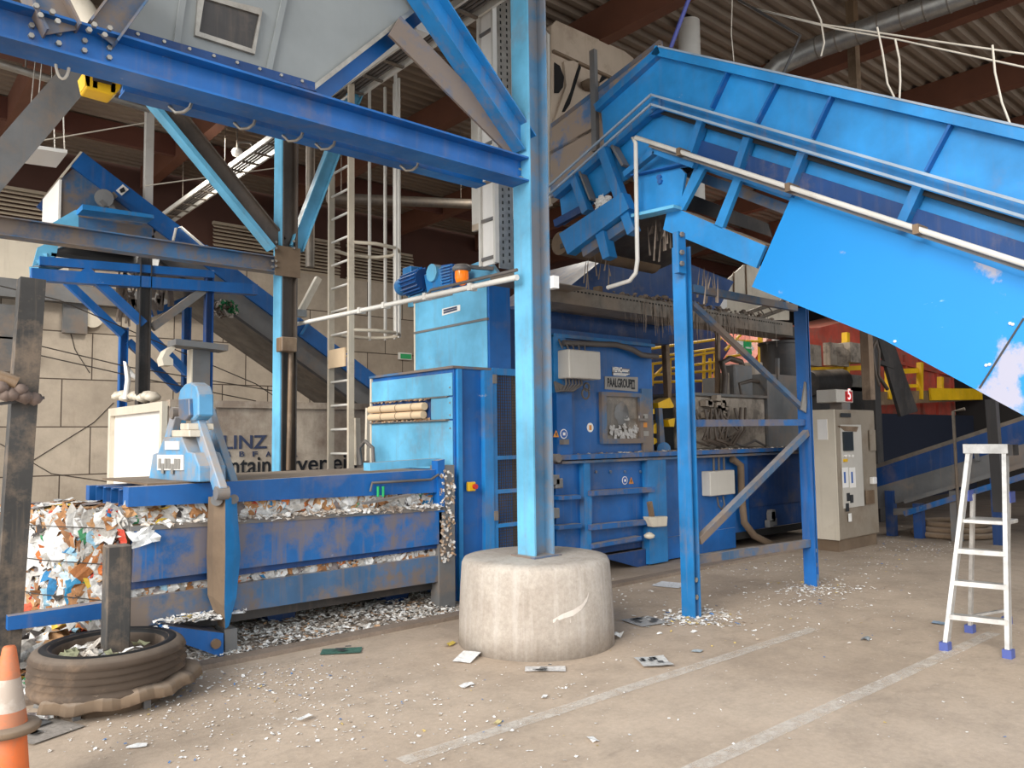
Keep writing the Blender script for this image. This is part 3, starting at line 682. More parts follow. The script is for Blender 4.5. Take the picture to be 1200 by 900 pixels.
# ================================================================== wire tying cabinet
cb = thing('wire_tying_cabinet', (4.8, 6.9, 0), 'bright blue wire tying cabinet between the press channel and the taller tower', 'machine cabinet')
MB().box(4.53, 5.0, 6.12, 7.675, .0, 2.285).build('housing', M['blue_panel'], cb)
XF = 4.53
def xpanel(par, y0, y1, z0, z1, nm, mat, x=XF, t=.014): return MB().box(x-t, x, y0, y1, z0, z1).build(nm, M[mat], par, .003)
xpanel(cb, 6.14, 7.66, 2.02, 2.245, 'upper_panel', 'lit_blue')
xpanel(cb, 6.14, 7.66, 1.30, 1.775, 'lower_panel', 'lit_blue')
xpanel(cb, 6.14, 6.5, 1.79, 2.005, 'middle_panel', 'lit_blue')
MB().box(XF-.03, 5.0, 6.1, 7.69, 2.285, 2.31).build('top_lip', M['blue_grey'], cb)
MB().box(XF-.02, XF, 7.655, 7.69, .9, 2.3).build('edge_trim', M['cream'], cb)
MB().box(XF-.004, XF, 6.5, 7.655, 1.79, 2.005).build('roll_recess', M['blue_deep'], cb)
MB().box(XF-.05, XF, 6.2, 7.66, 1.775, 1.79).build('shelf', M['dusty_steel'], cb)
MB().box(XF-.03, XF, 6.2, 7.66, 2.006, 2.018).build('upper_shelf', M['dusty_steel'], cb)
for i, z in enumerate((1.93, 1.845)):
    o = thing('cardboard_tube', (XF-.06, 7.1, z-.04), ['upper of two cardboard tubes tucked in the blue cabinet recess', 'lower of two cardboard tubes tucked in the blue cabinet recess'][i], 'tube', 'cardboard tubes in the cabinet recess')
    MB().cyl((XF-.055, 6.55+.02*i, z), (XF-.055, 7.62, z), .04, .04, 16).build('roll', M['card'], o)
    m = MB()
    for k in range(3): m.lathe([(.042, -.006), (.044, 0), (.042, .006)], (XF-.055, 6.75+.3*k, z), 14, axis='y')
    m.build('wrap_string', M['brownbox'], o)
m = MB()
for _ in range(70):
    crumple_sheet(m, V((XF-.045, rnd.uniform(6.5, 7.6), rnd.choice((1.795, 1.8, 2.0)))), (-.5, 0, 1), rnd.uniform(.02, .06), .03, .01, tuple(lin(c) for c in rnd.choice(((190, 160, 128), (150, 116, 84)))))
tag(m.build('cardboard_shreds', M['paper'], recalc=False), 'brown cardboard shreds around the tubes in the blue cabinet recess', 'shreds', kind='stuff')
for z in (2.1, 1.95, 1.83, 1.7): MB().bolt((XF-.014, 6.17, z), NX, .01, .008).build('screw', M['galv'], cb)
# front side of cabinet and mesh door
MB().box(4.55, 4.60, 6.085, 6.12, .01, 2.28).build('corner_strip', M['blue_clean'], cb)
MB().box(4.86, 4.97, 6.06, 6.12, .01, 2.28).build('door_post', M['blue'], cb)
p = PY(551, 570, 6.1); kb = MB().box(p.x-.05, p.x+.04, 6.06, 6.1, p.z-.045, p.z+.045).build('switch_box', M['yellow'], cb, .006); MB().cyl((p.x+.02, 6.06, p.z), (p.x+.02, 6.03, p.z), .025, .025, 12).build('switch_knob', M['sticker_red'], kb)
dr = thing('mesh_door', (5.17, 6.1, .4), 'blue framed wire mesh door beside the tall blue column', 'mesh door')
x0, x1 = 4.985, 5.42
m = MB()
for a, b in ((.35, .42), (.70, .74), (1.04, 1.08), (1.38, 1.42), (2.24, 2.31)): m.box(x0+.05, x1-.05, 6.081, 6.119, a, b)
m.box(x0, x0+.05, 6.08, 6.12, .35, 2.31); m.box(x1-.05, x1, 6.08, 6.12, .35, 2.31); m.build('frame', M['blue'], dr)
m = MB()
for i in range(13): x = x0+.05+i*.03; m.box(x, x+.007, 6.097, 6.103, .42, 2.24)
for i in range(61): z = .42+i*.03; m.box(x0+.05, x1-.05, 6.097, 6.103, z, z+.007)
m.build('wire_mesh', M['dark_steel'], dr)
m = MB(); m.box(5.0, 5.48, 6.2, 6.22, .02, 2.3); tag(m.build('inner_panel', M['mud']), 'rusty brown inner panel seen through the wire mesh door', 'panel')
for z in (2.15, .78): MB().box(x0-.02, x0+.03, 6.05, 6.08, z, z+.09).build('hinge', M['dusty_steel'], dr)

# ================================================================== tower behind cabinet
tw = thing('press_tower', (5.15, 6.9, 0), 'tall blue press tower rising behind the wire tying cabinet', 'press tower')
MB().box(5.0, 5.28, 6.14, 7.5, .0, 3.19).build('housing', M['blue_panel'], tw)
xpanel(tw, 6.17, 7.48, 2.83, 3.17, 'upper_panel', 'lit_blue', 5.0); xpanel(tw, 6.17, 7.48, 2.3, 2.81, 'lower_panel', 'lit_blue', 5.0)
MB().box(4.975, 5.0, 6.15, 7.5, 2.808, 2.832).build('seam_rail', M['dusty_steel'], tw)
MB().box(4.985, 5.28, 7.48, 7.51, 2.3, 3.2).build('edge_trim', M['cream'], tw)
pts = [PX(x, y, 4.98) for x, y in ((518, 362), (539, 357), (539, 364), (518, 370))]; lb = MB().poly(pts, (.006, 0, 0)).build('maker_label', M['plate_white'], tw)
for i in range(2):
    c = pts[0].lerp(pts[3], .3+.35*i)+V((-.002, -.03, 0)); e = pts[1].lerp(pts[2], .3+.35*i)+V((-.002, .05, 0)); MB().bar(c, e, .002, .02).build('print_line', M['ink_blue'], lb)
MB().poly([PX(x, y, 5.3) for x, y in ((478, 338), (500, 330), (560, 307), (572, 304), (590, 330), (590, 345), (478, 360))], (.05, 0, 0)).build('rear_plate', M['lit_blue'], tw)
MB().box(5.28, 5.5, 6.5, 7.5, .0, 3.0).build('rear_housing', M['blue_deep'], tw)
m = MB(); m.tube([(5.36, 6.4, 2.3), (5.36, 6.4, 3.3)], .035, 10); m.build('riser_pipe', M['cream'], tw)
# geared motor
mo = thing('gear_motor', PX(505, 338, 5.0), 'blue geared electric motor on top of the press tower', 'motor')
my = lambda x, y: PX(x, y, 4.98)
a, b = my(478, 334), my(497, 327); r = .125
MB().cyl(a, b, r*.95, r*.95, 24).build('stator', M['blue_deep'], mo)
fc = MB().cyl(my(470, 337), my(479, 333), r*.8, r, 24).build('fan_cover', M['blue'], mo)
m = MB()
for k in range(18):
    an = k*math.pi/9; d = (b-a).normalized(); u = V((1, 0, 0)); v = d.cross(u); q = u*math.cos(an)+v*math.sin(an); m.bar(a+q*r, b+q*r, .012, .03, up=q)
m.build('cooling_fins', M['blue_panel'], mo)
p = my(485, 319); MB().box(p.x-.1, p.x+.04, p.y-.09, p.y+.09, p.z-.05, p.z+.05).build('terminal_box', M['blue'], mo, .006)
MB().poly([my(x, y) for x, y in ((496, 322), (515, 313), (518, 340), (500, 345))], (.24, 0, 0)).build('gear_case', M['blue'], mo, .015)
c = my(508, 320); MB().cyl(c+V((-.03, 0, 0)), c+V((.2, 0, 0)), .1, .1, 24).build('gear_flange', M['lit_blue'], mo, .006)
m = MB(); m.poly([my(x, y) for x, y in ((517, 311), (530, 309), (531, 336), (519, 342))], (.2, 0, 0)); gb = m.build('ribbed_housing', M['blue_panel'], mo)
m = MB()
for k in range(7): q0 = my(518.5, 314+k*3.6); q1 = my(529.5, 311.5+k*3.5); m.bar(q0+V((-.01, 0, 0)), q1+V((-.01, 0, 0)), .03, .012)
m.build('rib', M['blue'], gb)
m = MB(); m.poly([my(484, 348), my(530, 337), my(530, 346), my(484, 356)], (.25, 0, 0)); m.build('mount', M['dusty_steel'], mo)
bc = thing('beacon', PX(541, 330, 4.95), 'orange warning beacon in a grey cage hanging beside the geared motor', 'beacon')
p = PX(541, 316, 4.95)
m = MB(); m.lathe([(.0, .06), (.075, .05), (.1, .02), (.1, -.01), (.075, -.02)], p, 24); m.build('cap', M['dusty_steel'], bc)
m = MB(); m.lathe([(.072, -.02), (.074, -.09), (.06, -.14), (.03, -.165), (0, -.17)], p, 24); m.build('lens', M['orange_glass'], bc)
m = MB(); m.bar(p+V((.05, 0, .04)), p+V((.35, -.1, .04)), .04); m.build('arm', M['dusty_steel'], bc)
# ================================================================== press body
pb = thing('baling_press', (8.9, 7.2, 0), 'blue baling press body with inspection window and long ledge under the conveyor', 'baling press')
BY = 6.4
def B(x, y, Y=BY): return PY(x, y, Y)
def yb(x0, x1, z0, z1, nm, mat, y=BY, t=.02, par=None, bev=0): return MB().box(x0, x1, y-t, y, z0, z1).build(nm, M[mat], par or pb, bev)
MB().box(6.12, 7.9, BY, 8.0, 1.38, 2.84).build('upper_housing', M['blue_panel'], pb)
MB().box(5.5, 6.12, 6.6, 7.9, 0, 3.05).build('inner_frame', M['blue_deep'], pb)
yb(6.10, 6.34, 1.38, 2.1, 'corner_post', 'blue_panel', t=.09); yb(6.10, 6.30, 2.1, 2.76, 'corner_post', 'blue', t=.05)
MB().box(6.1, 7.9, BY-.06, BY, 2.74, 2.78).build('upper_ledge', M['blue'], pb)
# junction box with cables
jb = MB().box(B(667, 420, 6.17).x, B(704, 420, 6.17).x, 6.17, BY, B(690, 444, 6.17).z, B(690, 411, 6.17).z).build('junction_box', M['box_grey'], pb, .01)
m = MB()
for k in range(6): x = 6.2+k*.05; r = .16+.0*k; m.tube([(x, 6.27, 2.3), (x-.0, 6.25, 2.2), (x-.05-.02*k, 6.25, 2.12), (x-.14-.02*k, 6.27, 2.11+.01*k), (6.06, 6.3, 2.22)], .013, 6)
m.build('cable_loop', M['cable'], jb)
m = MB()
for k in range(5): x = 6.16+k*.09; m.tube([(x, 6.26, 2.6), (x+.01*k-.02, 6.28, 2.66), (x-.02, 6.3, 2.71)], .01, 6)
m.build('gland_cable', M['cable'], jb)
m = MB(); m.tube([B(660, 402, 6.3), B(690, 403, 6.3), B(722, 404, 6.3), B(740, 409, 6.3), B(752, 416, 6.3), B(770, 418, 6.3)], .035, 10); m.build('cable_bundle', M['cable'], pb)
m = MB()
for r_, x, z in ((.06, 6.56, 2.10), (.045, 6.58, 2.18)): m.tube([(x+r_*math.cos(a), 6.3, z+r_*math.sin(a)) for a in [i*math.pi/6 for i in range(12)]], .012, 6, closed=True)
m.build('cable_coil', M['cable'], pb)
# signs and stickers
def psign(pix, mat, nm, y=BY-.012): return MB().poly([B(a, b, y) for a, b in pix], (0, .01, 0)).build(nm, M[mat], pb)
s1 = psign(((709, 441), (747.5, 442), (747.5, 459), (709, 456)), 'sign_grey', 'maker_sign')
a = B(712, 453, BY-.013); text('PAALGROUP', .15, a, (1, 0, .0), (0, 0, 1), M['ink'], s1, width=.44, bold=.004)
c = B(742, 450.5, BY-.014); e = MB().box(c.x-.035, c.x+.03, BY-.016, BY-.012, c.z-.06, c.z+.06).build('emblem', M['ink'], s1)
m = MB(); m.box(c.x-.02, c.x-.007, BY-.018, BY-.016, c.z-.04, c.z+.03); m.box(c.x+.003, c.x+.015, BY-.018, BY-.016, c.z-.04, c.z+.03); m.build('emblem_mark', M['sign_grey'], e)
s2 = psign(((718, 431), (738, 432), (738, 440), (718, 439)), 'blue_grey', 'press_label')
a = B(718, 435.5, BY-.013); text('MEPAC', .085, a, (1, 0, 0), (0, 0, 1), M['plate_white'], s2, width=.17, bold=.003)
m = MB()
for k in range(3): q = B(718.5, 437.2+k*1.1, BY-.013); m.box(q.x, q.x+.3-.03*k, BY-.016, BY-.012, q.z-.004, q.z+.004)
q = B(729, 433.5, BY-.013); m.box(q.x, q.x+.13, BY-.016, BY-.012, q.z-.006, q.z+.006); q = B(729, 435, BY-.013); m.box(q.x, q.x+.11, BY-.016, BY-.012, q.z-.006, q.z+.006)
m.build('print_line', M['plate_white'], s2)
def sticker(px, py, r, kind, y=BY-.002):
    p = B(px, py, y)
    if kind == 'tri':
        o = MB().poly([p+V((-r, 0, -r*.8)), p+V((r, 0, -r*.8)), p+V((0, 0, r))], (0, -.004, 0)).build('warning_triangle', M['sticker_orange'], pb)
        MB().box(p.x-.006, p.x+.006, y-.008, y-.004, p.z-r*.45, p.z+r*.35).build('symbol', M['ink'], o); return o
    o = disc(p, NY, r).build('round_sticker', M['plate_white'], pb)
    if kind == 'blue':
        disc(p+NY*.004, NY, r*.82, .002).build('blue_field', M['sticker_blue'], o); MB().box(p.x-r*.3, p.x+r*.35, y-.009, y-.006, p.z-r*.3, p.z+r*.3).build('symbol', M['plate_white'], o)
    elif kind == 'ban':
        m = MB(); m.tube([p+V((math.cos(a)*r*.9, -.006, math.sin(a)*r*.9)) for a in [i*math.pi/10 for i in range(20)]], .012, 6, closed=True); m.bar(p+V((-r*.6, -.006, r*.6)), p+V((r*.6, -.006, -r*.6)), .02, .006, up=(0, 1, 0)); m.build('ban_ring', M['sticker_red'], o)
        MB().box(p.x-r*.25, p.x+r*.2, y-.006, y-.004, p.z-r*.5, p.z+r*.4).build('symbol', M['ink'], o)
    else: MB().box(p.x-r*.35, p.x+r*.35, y-.007, y-.004, p.z-r*.55, p.z+r*.5).build('symbol', M['sticker_orange'], o)
    return o
sticker(691.5, 501, .055, 'dot'); sticker(754.5, 471.5, .105, 'ban'); sticker(660.5, 508.5, .055, 'blue', BY-.092); sticker(651.5, 508.5, .045, 'tri', BY-.092)
MB().box(B(649, 514).x, B(653, 514).x+.03, BY-.16, BY-.09, B(650, 521, 6.3).z, B(650, 515, 6.3).z).build('latch', M['dusty_steel'], pb)
# inspection window
wx0, wx1, wz0, wz1 = B(707, 465).x, B(746, 465).x, B(726, 514).z, B(726, 465).z
f = MB()
for a in ((wx0-.08, wx0, wz0-.06, wz1+.05), (wx1, wx1+.06, wz0-.06, wz1+.05), (wx0, wx1, wz1, wz1+.05), (wx0, wx1, wz0-.06, wz0)): f.box(a[0], a[1], BY-.05, BY, a[2], a[3])
wf = f.build('window_frame', M['blue_grey'], pb)
MB().box(wx0, wx1, BY-.012, BY-.004, wz0, wz1).build('pane', M['glass_dirty'], wf)
m = MB()
for k in range(26): crumple_sheet(m, V((rnd.uniform(wx0+.1, wx1-.05), BY-.02, wz0+.02+abs(rnd.gauss(0, .09)))), (0, -1, .2), rnd.uniform(.04, .16), .05, .008, (.5, .48, .46))
m.build('paper_behind_window', M['paper'], wf)
p = B(722, 484, BY-.014); m = MB(); m.lathe([(0, -.004), (.12, -.003), (.14, 0)], (p.x+.1, BY-.014, p.z), 16, .3, axis='y'); m.build('window_stain', M['dusty_steel'], wf)
m = MB(); m.box(wx1-.05, wx1+.12, BY-.09, BY-.05, 1.79, 1.82); m.build('window_latch', M['dusty_steel'], wf)
MB().box(B(749, 420).x+.0, B(761, 420).x, BY-.03, BY, 1.4, 2.2).build('edge_post', M['blue_grey'], pb)
for k, (px, py, mt) in enumerate(((752, 490, 'plate_white'), (756, 488, 'galv'), (755, 498, 'sticker_orange'), (757, 508, 'sign_grey'))): 
    p = B(px, py, BY-.035); MB().box(p.x-.05, p.x+.05, BY-.04, BY-.03, p.z-.03, p.z+.03).build('small_sticker', M[mt], pb)
# long ledge / table
MB().box(6.10, 12.0, BY-.16, 8.0, 1.345, 1.40).build('table_ledge', M['blue_dirty'], pb)
MB().box(6.13, 12.0, BY-.13, BY+.1, 1.30, 1.33).build('ledge_rail', M['blue_grey'], pb)
m = MB(); p = B(655, 537, BY-.2); m.cyl(p+V((0, .1, 0)), p, .05, .05, 10); m.build('rail_end', M['dusty_steel'], pb)
m = MB()
for k in range(160): p = V((rnd.uniform(6.15, 11.9), rnd.uniform(BY-.15, BY+.05), 1.405)); crumple_sheet(m, p, (rnd.uniform(-.3, .3), rnd.uniform(-.5, .1), 1), rnd.uniform(.02, .06), .03, .008, tuple(lin(c) for c in rnd.choice(((220, 212, 204), (160, 142, 126), (130, 112, 98)))))
tag(m.build('dust_and_shreds', M['paper'], recalc=False), 'grey dust and paper shreds lying along the long ledge of the baling press', 'paper shreds', kind='stuff')
# lower body
MB().box(6.12, 11.95, BY, 8.0, .22, 1.345).build('lower_housing', M['blue_deep'], pb)
yb(6.12, 7.98, .3, 1.30, 'lower_panel', 'blue_panel', t=.03)
yb(6.5, 6.6, .3, 1.30, 'rib', 'blue', t=.11)
yb(7.62, 7.98, .02, 1.30, 'leg_post', 'blue', t=.12)
yb(8.0, 10.0, .12, 1.30, 'panel', 'blue_panel', t=.015)
def hb(a, b, nm, w=.06, y=BY-.11, mat='blue_dirty'): return MB().bar(B(*a, y), B(*b, y), .1, w).build(nm, M[mat], pb)
hb((689, 578), (764, 573.5), 'stiffener_bar'); hb((689, 618), (762, 611), 'stiffener_bar'); hb((651, 583.5), (677, 582), 'stiffener_bar', .045); hb((651, 618), (678, 615.5), 'stiffener_bar', .045)
hb((692, 640), (748, 630), 'stiffener_bar', .045)
MB().bar(B(690, 580, BY-.09), B(690, 615, BY-.09), .05).build('hinge_bar', M['blue'], pb)
lt = MB().poly([B(760, 606, BY-.24), B(783, 605, BY-.24), B(782, 617, BY-.24), B(766, 618, BY-.24)], (0, .1, 0)).build('latch', M['cream'], pb, .01)
MB().bar(B(761, 588, BY-.2), B(764, 606, BY-.2), .05).build('latch_arm', M['brownbox'], lt)
m = MB(); m.lathe([(0, 0), (.06, .02), (.07, .05), (.03, .08), (0, .09)], B(761, 632, BY-.17), 12); m.build('latch_foot', M['cream'], pb)
for (px, py) in ((651, 563), (655, 567), (651, 602)): p = B(px, py, 6.22); MB().box(p.x-.06, p.x+.05, 6.2, 6.38, p.z-.05, p.z+.06).build('hinge_block', M['dusty_steel'], pb, .008)
sticker(732, 563, .05, 'blue', BY-.035); sticker(739.5, 563.5, .045, 'tri', BY-.035)
for px in (698, 715, 732, 750): p = B(px, 553, BY-.032); MB().bolt(p, NY, .02, .015).build('bolt', M['blue_grey'], pb)
m = MB(); m.poly([B(712, 651, BY-.06), B(760, 643, BY-.06), B(760, 668, BY-.06), B(712, 655, BY-.06)], (0, .05, 0)); m.build('skirt', M['blue_deep'], pb)
MB().box(10.0, 11.95, BY-.02, BY, .55, 1.3).build('end_panel', M['dark_blue_far'], pb)
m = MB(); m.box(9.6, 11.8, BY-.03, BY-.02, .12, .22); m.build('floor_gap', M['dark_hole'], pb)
MB().box(7.98, 9.6, BY-.04, BY, .02, .3).build('plinth_strip', M['blue_panel'], pb)
j2 = MB().box(B(832, 552, 6.25).x, B(861, 552, 6.25).x, 6.25, BY, B(840, 581, 6.25).z, B(840, 552, 6.25).z).build('junction_box', M['box_grey'], pb, .01)
m = MB(); 
for k in range(3): x = B(838+6*k, 552, 6.3).x; m.tube([(x, 6.32, 1.1), (x, 6.32, 1.3)], .016, 6)
x = B(842, 590, 6.3).x; m.tube([(x, 6.32, .76), (x, 6.3, .64), (x+.07, 6.3, .58), (x+.14, 6.3, .64), (x+.14, 6.32, .76)], .012, 6); m.build('cable', M['cable'], j2)
m = MB(); m.tube([B(*c, 6.3) for c in ((858, 538), (868, 545), (869, 580), (872, 612), (884, 628), (905, 638))], .05, 10); m.build('cable_duct', M['mud'], pb)
p = B(903, 610, BY-.05); m = MB()
for k in range(5): q = p+V((rnd.uniform(-.06, .06), 0, rnd.uniform(-.12, .12))); m.box(q.x-.05, q.x+.05, BY-.1, BY-.02, q.z-.05, q.z+.05)
m.build('valve_cluster', M['dusty_steel'], pb)
# feed hopper above the press
fh = thing('feed_hopper', (7.1, 7, 2.84), 'dark blue feed hopper between the conveyor head and the baling press', 'feed hopper')
MB().box(6.16, 8.4, 6.5, 8.0, 2.82, 3.12).build('collar', M['blue_deep'], fh)
MB().box(6.2, 8.3, 6.36, 6.5, 3.06, 3.11).build('collar_ledge', M['dusty_steel'], fh)
p = B(702, 366, 6.4); MB().box(p.x-.03, p.x+.03, 6.36, 6.46, 3.1, 3.42).build('rib', M['mud'], fh)
MB().poly([B(645, 372, 6.6), B(652, 348, 6.6), B(712, 300, 6.6), B(800, 306, 6.6), B(860, 330, 6.6), B(840, 365, 6.6), B(770, 384, 6.6), B(655, 380, 6.6)], (0, 1.2, 0)).build('hopper_body', M['blue_deep'], fh)
MB().bar(B(706, 294, 6.55), B(790, 305, 6.55), .06).build('hopper_rim', M['brownbox'], fh)
# hydraulic tank and pumps on the ledge
hu = thing('hydraulic_unit', (9.95, 7.2, 1.4), 'oily grey hydraulic tank with pumps and hoses standing on the press ledge', 'hydraulic unit')
MB().box(9.0, 10.9, 6.62, 7.8, 1.4, 2.16).build('tank', M['oil_grey'], hu, .02)
MB().box(8.96, 10.94, 6.58, 7.84, 2.16, 2.2).build('lid', M['dusty_steel'], hu)
for k, (px, r, h) in enumerate(((848, .11, .35), (862, .09, .3), (883, .16, .55))): 
    p = B(px, 463, 6.95); MB().cyl((p.x, 6.95, 2.2), (p.x, 6.95, 2.2+h), r, r, 16).build('pump', M['oil_grey'], hu)
MB().box(10.3, 10.8, 6.75, 6.95, 2.2, 2.68).build('pump_block', M['dusty_steel'], hu, .02)
m = MB(); m.tube([B(*c, 6.8) for c in ((848, 470), (850, 440), (846, 425), (855, 420), (868, 424), (873, 438))], .045, 9); m.tube([B(*c, 6.75) for c in ((870, 470), (866, 450), (880, 446), (893, 448))], .03, 8); m.build('hose', M['hose'], hu)
m = MB()
for k in range(7): 
    px = 815+rnd.uniform(0, 30); m.tube([B(px, 480, 6.5), B(px+rnd.uniform(-6, 6), 500, 6.45), B(px+rnd.uniform(-10, 10), 515, 6.42), B(px+15, 522, 6.44), B(px+rnd.uniform(10, 40), 505, 6.46), B(px+rnd.uniform(10, 30), 478, 6.52)], .02, 7)
m.build('looped_hose', M['hose'], hu)
m = MB(); m.tube([B(*c, 6.48) for c in ((846, 500), (856, 516), (870, 523), (885, 516), (896, 522), (900, 530))], .018, 7); m.build('thin_hose', M['cable'], hu)
m = MB()
for k in range(24): p = B(rnd.uniform(825, 850), rnd.uniform(465, 490), 6.55); m.box(p.x-.05, p.x+.05, 6.5, 6.6, p.z-.04, p.z+.04)
m.build('valve_block', M['oil_grey'], hu)
MB().box(10.95, 12.0, 6.6, 7.8, 1.4, 2.55).build('dark_housing', M['dusty_steel'], hu)
p = B(918, 410, 7.0); m = MB(); m.cyl((p.x, 7.0, 2.55), (p.x, 7.0, 3.12), .38, .38, 24); m.cyl((p.x, 7, 3.12), (p.x, 7, 3.16), .42, .42, 24); m.build('accumulator', M['dark_steel'], hu)
m = MB(); m.bar(B(911, 420, 6.6), B(911, 445, 6.6), .05); m.build('handle', M['dusty_steel'], hu)

# control cabinet
cc = thing('control_cabinet', (10.9, 5.5, 0), 'dusty beige control cabinet with small screen standing behind the blue support frame', 'control cabinet')
cx0, cx1, cy0, cy1 = 10.27, 11.45, 5.18, 5.62
MB().box(cx0+.03, cx1-.03, cy0+.03, cy1-.0, .0, .16).build('plinth', M['mud'], cc)
MB().box(cx0, cx1, cy0, cy1, .16, 1.93).build('housing', M['ctrl'], cc, .01)
MB().box(cx0-.02, cx0, cy0+.0, cy1, .16, 1.93).build('side_panel', M['cream'], cc)
dp = MB().box(cx0+.12, cx0+.72, cy0-.014, cy0, .58, 1.72).build('front_plate', M['box_grey'], cc)
def C(x, y, Y=cy0-.014): return PY(x, y, Y)
def cpl(par, x0, y0, x1, y1, nm, mat, t=.012):
    a, b = C(x0, y0), C(x1, y1); return MB().box(a.x, b.x, cy0-.014-t, cy0-.014, min(a.z, b.z), max(a.z, b.z)).build(nm, M[mat], par)
cpl(dp, 987, 506, 999, 528, 'screen', 'screen', .02)
for i, x in enumerate((989, 993, 997)): cpl(dp, x, 533, x+2, 535.5, 'white_button', 'plate_white', .02)
cpl(dp, 988, 538, 992, 541, 'yellow_button', 'yellow', .02)
for x in (986.5, 995): cpl(dp, x, 548, x+8, 571, 'instruction_sheet', 'plate_white', .003)
for x in (988.5, 997): cpl(dp, x, 553, x+2.5, 566, 'print_block', 'sticker_blue', .005)
for (x, y) in ((992, 578), (996, 580), (991, 590), (994, 602)): cpl(dp, x, y, x+4, y+9, 'notice', 'ink' if x != 994 else 'plate_white', .004)
cpl(cc, 1018, 504, 1026, 528, 'name_plate', 'ctrl', .01); p = C(1022, 563); kn = MB().box(p.x-.06, p.x+.06, cy0-.06, cy0, p.z-.05, p.z+.05).build('key_switch', M['plate_white'], cc, .01); cpl(cc, 1014, 575, 1025, 590, 'notice', 'brownbox', .005)
cpl(cc, 985, 484, 997, 489, 'dark_label', 'ink', .004)
m = MB(); m.poly([C(983, 499, cy0-.02), C(1006, 500, cy0-.02), C(1004, 506, cy0-.02), C(990, 505, cy0-.02)], (0, .02, 0)); m.build('cardboard_flap', M['brownbox'], cc)
q = PX(962, 500, cx0-.03); MB().box(cx0-.035, cx0-.02, q.y-.09, q.y+.05, q.z-.18, q.z+.1).build('taped_paper', M['plate_white'], cc)
dz = thing('number_display', C(983, 470), 'small grey box with a red digit display standing on the control cabinet', 'display')
a, b = C(980, 456, 5.3), C(1000, 472, 5.3); MB().box(a.x, b.x, 5.3, 5.6, b.z, a.z).build('box', M['box_grey'], dz, .008)
a, b = C(991, 458.5, 5.29), C(999, 470.5, 5.29); MB().box(a.x, b.x, 5.29, 5.3, b.z, a.z).build('display_pane', M['led_red'], dz)
text('5', .22, V((a.x+(b.x-a.x)*.3, 5.287, b.z+(a.z-b.z)*.2)), (1, 0, 0), (0, 0, 1), M['led_digit'], dz, 'digit', width=(b.x-a.x)*.42, bold=.002)
a = C(984, 472, 5.35); MB().box(a.x, a.x+.25, 5.32, 5.5, 1.93, b.z+.01).build('stand', M['dusty_steel'], dz)
# ================================================================== conveyor
CX = 5.85
cv = thing('conveyor', (6.7, 2.5, 0.0), 'huge bright blue inclined conveyor crossing the right half of the picture', 'conveyor')
def K(x, y, X=CX): return PX(x, y, X)
s30 = (K(1200, 239)-K(770, 114)).normalized()    # slope direction, downwards to the camera side
top_a, top_e = K(777, 57), K(777, 57)+(K(1200, 151)-K(777, 57))*2.0
top_l = K(640, 166)
led_a, led_e = K(770, 114), K(770, 114)+(K(1200, 239)-K(770, 114))*2.0
led_l = K(648, 222)
led2 = K(770, 126)-led_a
pipe_a = K(745, 160); pipe_e = pipe_a+(K(1200, 315)-pipe_a)*2.0
OUT = V((-1, 0, 0)); INX = V((1, 0, 0))
XR = 7.6     # far side of the conveyor
# upper side panels
m = MB(); m.poly([top_a, top_e, led_e, led_a, K(708, 168), K(704, 125)], INX*.02)
m.build('upper_side_panel', M['blue_clean'], cv)
m = MB(); lo_a = K(778, 186); m.poly([p+INX*.10 for p in (led_a+led2*.1, led_e+led2*.1, pipe_e+V((0, 0, -.1)), pipe_a+(pipe_e-pipe_a)*.09+V((0, 0, -.1)), K(733, 203), K(652, 262), led_l+led2*.5)], INX*.02)
m.build('lower_side_panel', M['blue_clean'], cv)
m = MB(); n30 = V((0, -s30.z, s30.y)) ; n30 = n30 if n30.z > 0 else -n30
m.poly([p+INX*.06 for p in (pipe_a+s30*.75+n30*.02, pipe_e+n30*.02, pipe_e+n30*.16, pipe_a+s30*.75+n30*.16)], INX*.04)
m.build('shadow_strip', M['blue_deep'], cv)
# top rail and mid ledge
def rail(a, b, h, out, nm, mat): 
    return MB().prof([(0, -h), (out, -h), (out, 0), (0, 0)], a, b, up=(0, 0, 1)).build(nm, M[mat], cv)
m = MB(); m.bar(top_a+OUT*.03-n30*.04-s30*.05, top_e+OUT*.03-n30*.04, .08, .085, up=n30); m.build('top_rail', M['blue_clean'], cv)
tl2 = K(702, 125); m = MB(); m.bar(top_a+OUT*.03-V((0, 0, .03)), tl2+OUT*.03-V((0, 0, .03)), .08, .08); m.build('top_rail', M['blue'], cv)
m = MB(); m.bar(K(775, 50, 5.95), K(648, 148, 5.95), .05, .05); m.bar(K(700, 150, 5.95), K(646, 180, 5.95), .04, .04); m.build('cheek_rail', M['blue_grey'], cv)
m = MB(); m.poly([K(775, 52, 5.93), K(702, 104, 5.93), K(645, 145, 5.93), K(645, 232, 5.93), K(712, 180, 5.93), K(712, 122, 5.93), K(777, 62, 5.93)], INX*.02); m.build('head_cheek', M['cheek'], cv)
hd = led2.length
m = MB(); m.chan(led_a+led2*.5-s30*.03, led_e+led2*.5, hd, .09, .012, up=n30, flip=-1 if True else 1); m.build('side_ledge', M['blue'], cv)
m = MB(); ll = (led_l-led_a).normalized(); m.chan(led_a+led2*.5-ll*.03, led_l+led2*.5, hd, .09, .012, flip=1); m.build('side_ledge', M['blue'], cv)
m = MB(); m.poly([p+OUT*.002 for p in (led_a+V((0, .05, -.0)), led_a-V((0, .06, .03)), led_a+led2-V((0, .06, .03)), led_a+led2+V((0, .06, 0)))], OUT*.02); m.build('ledge_joint', M['blue'], cv)
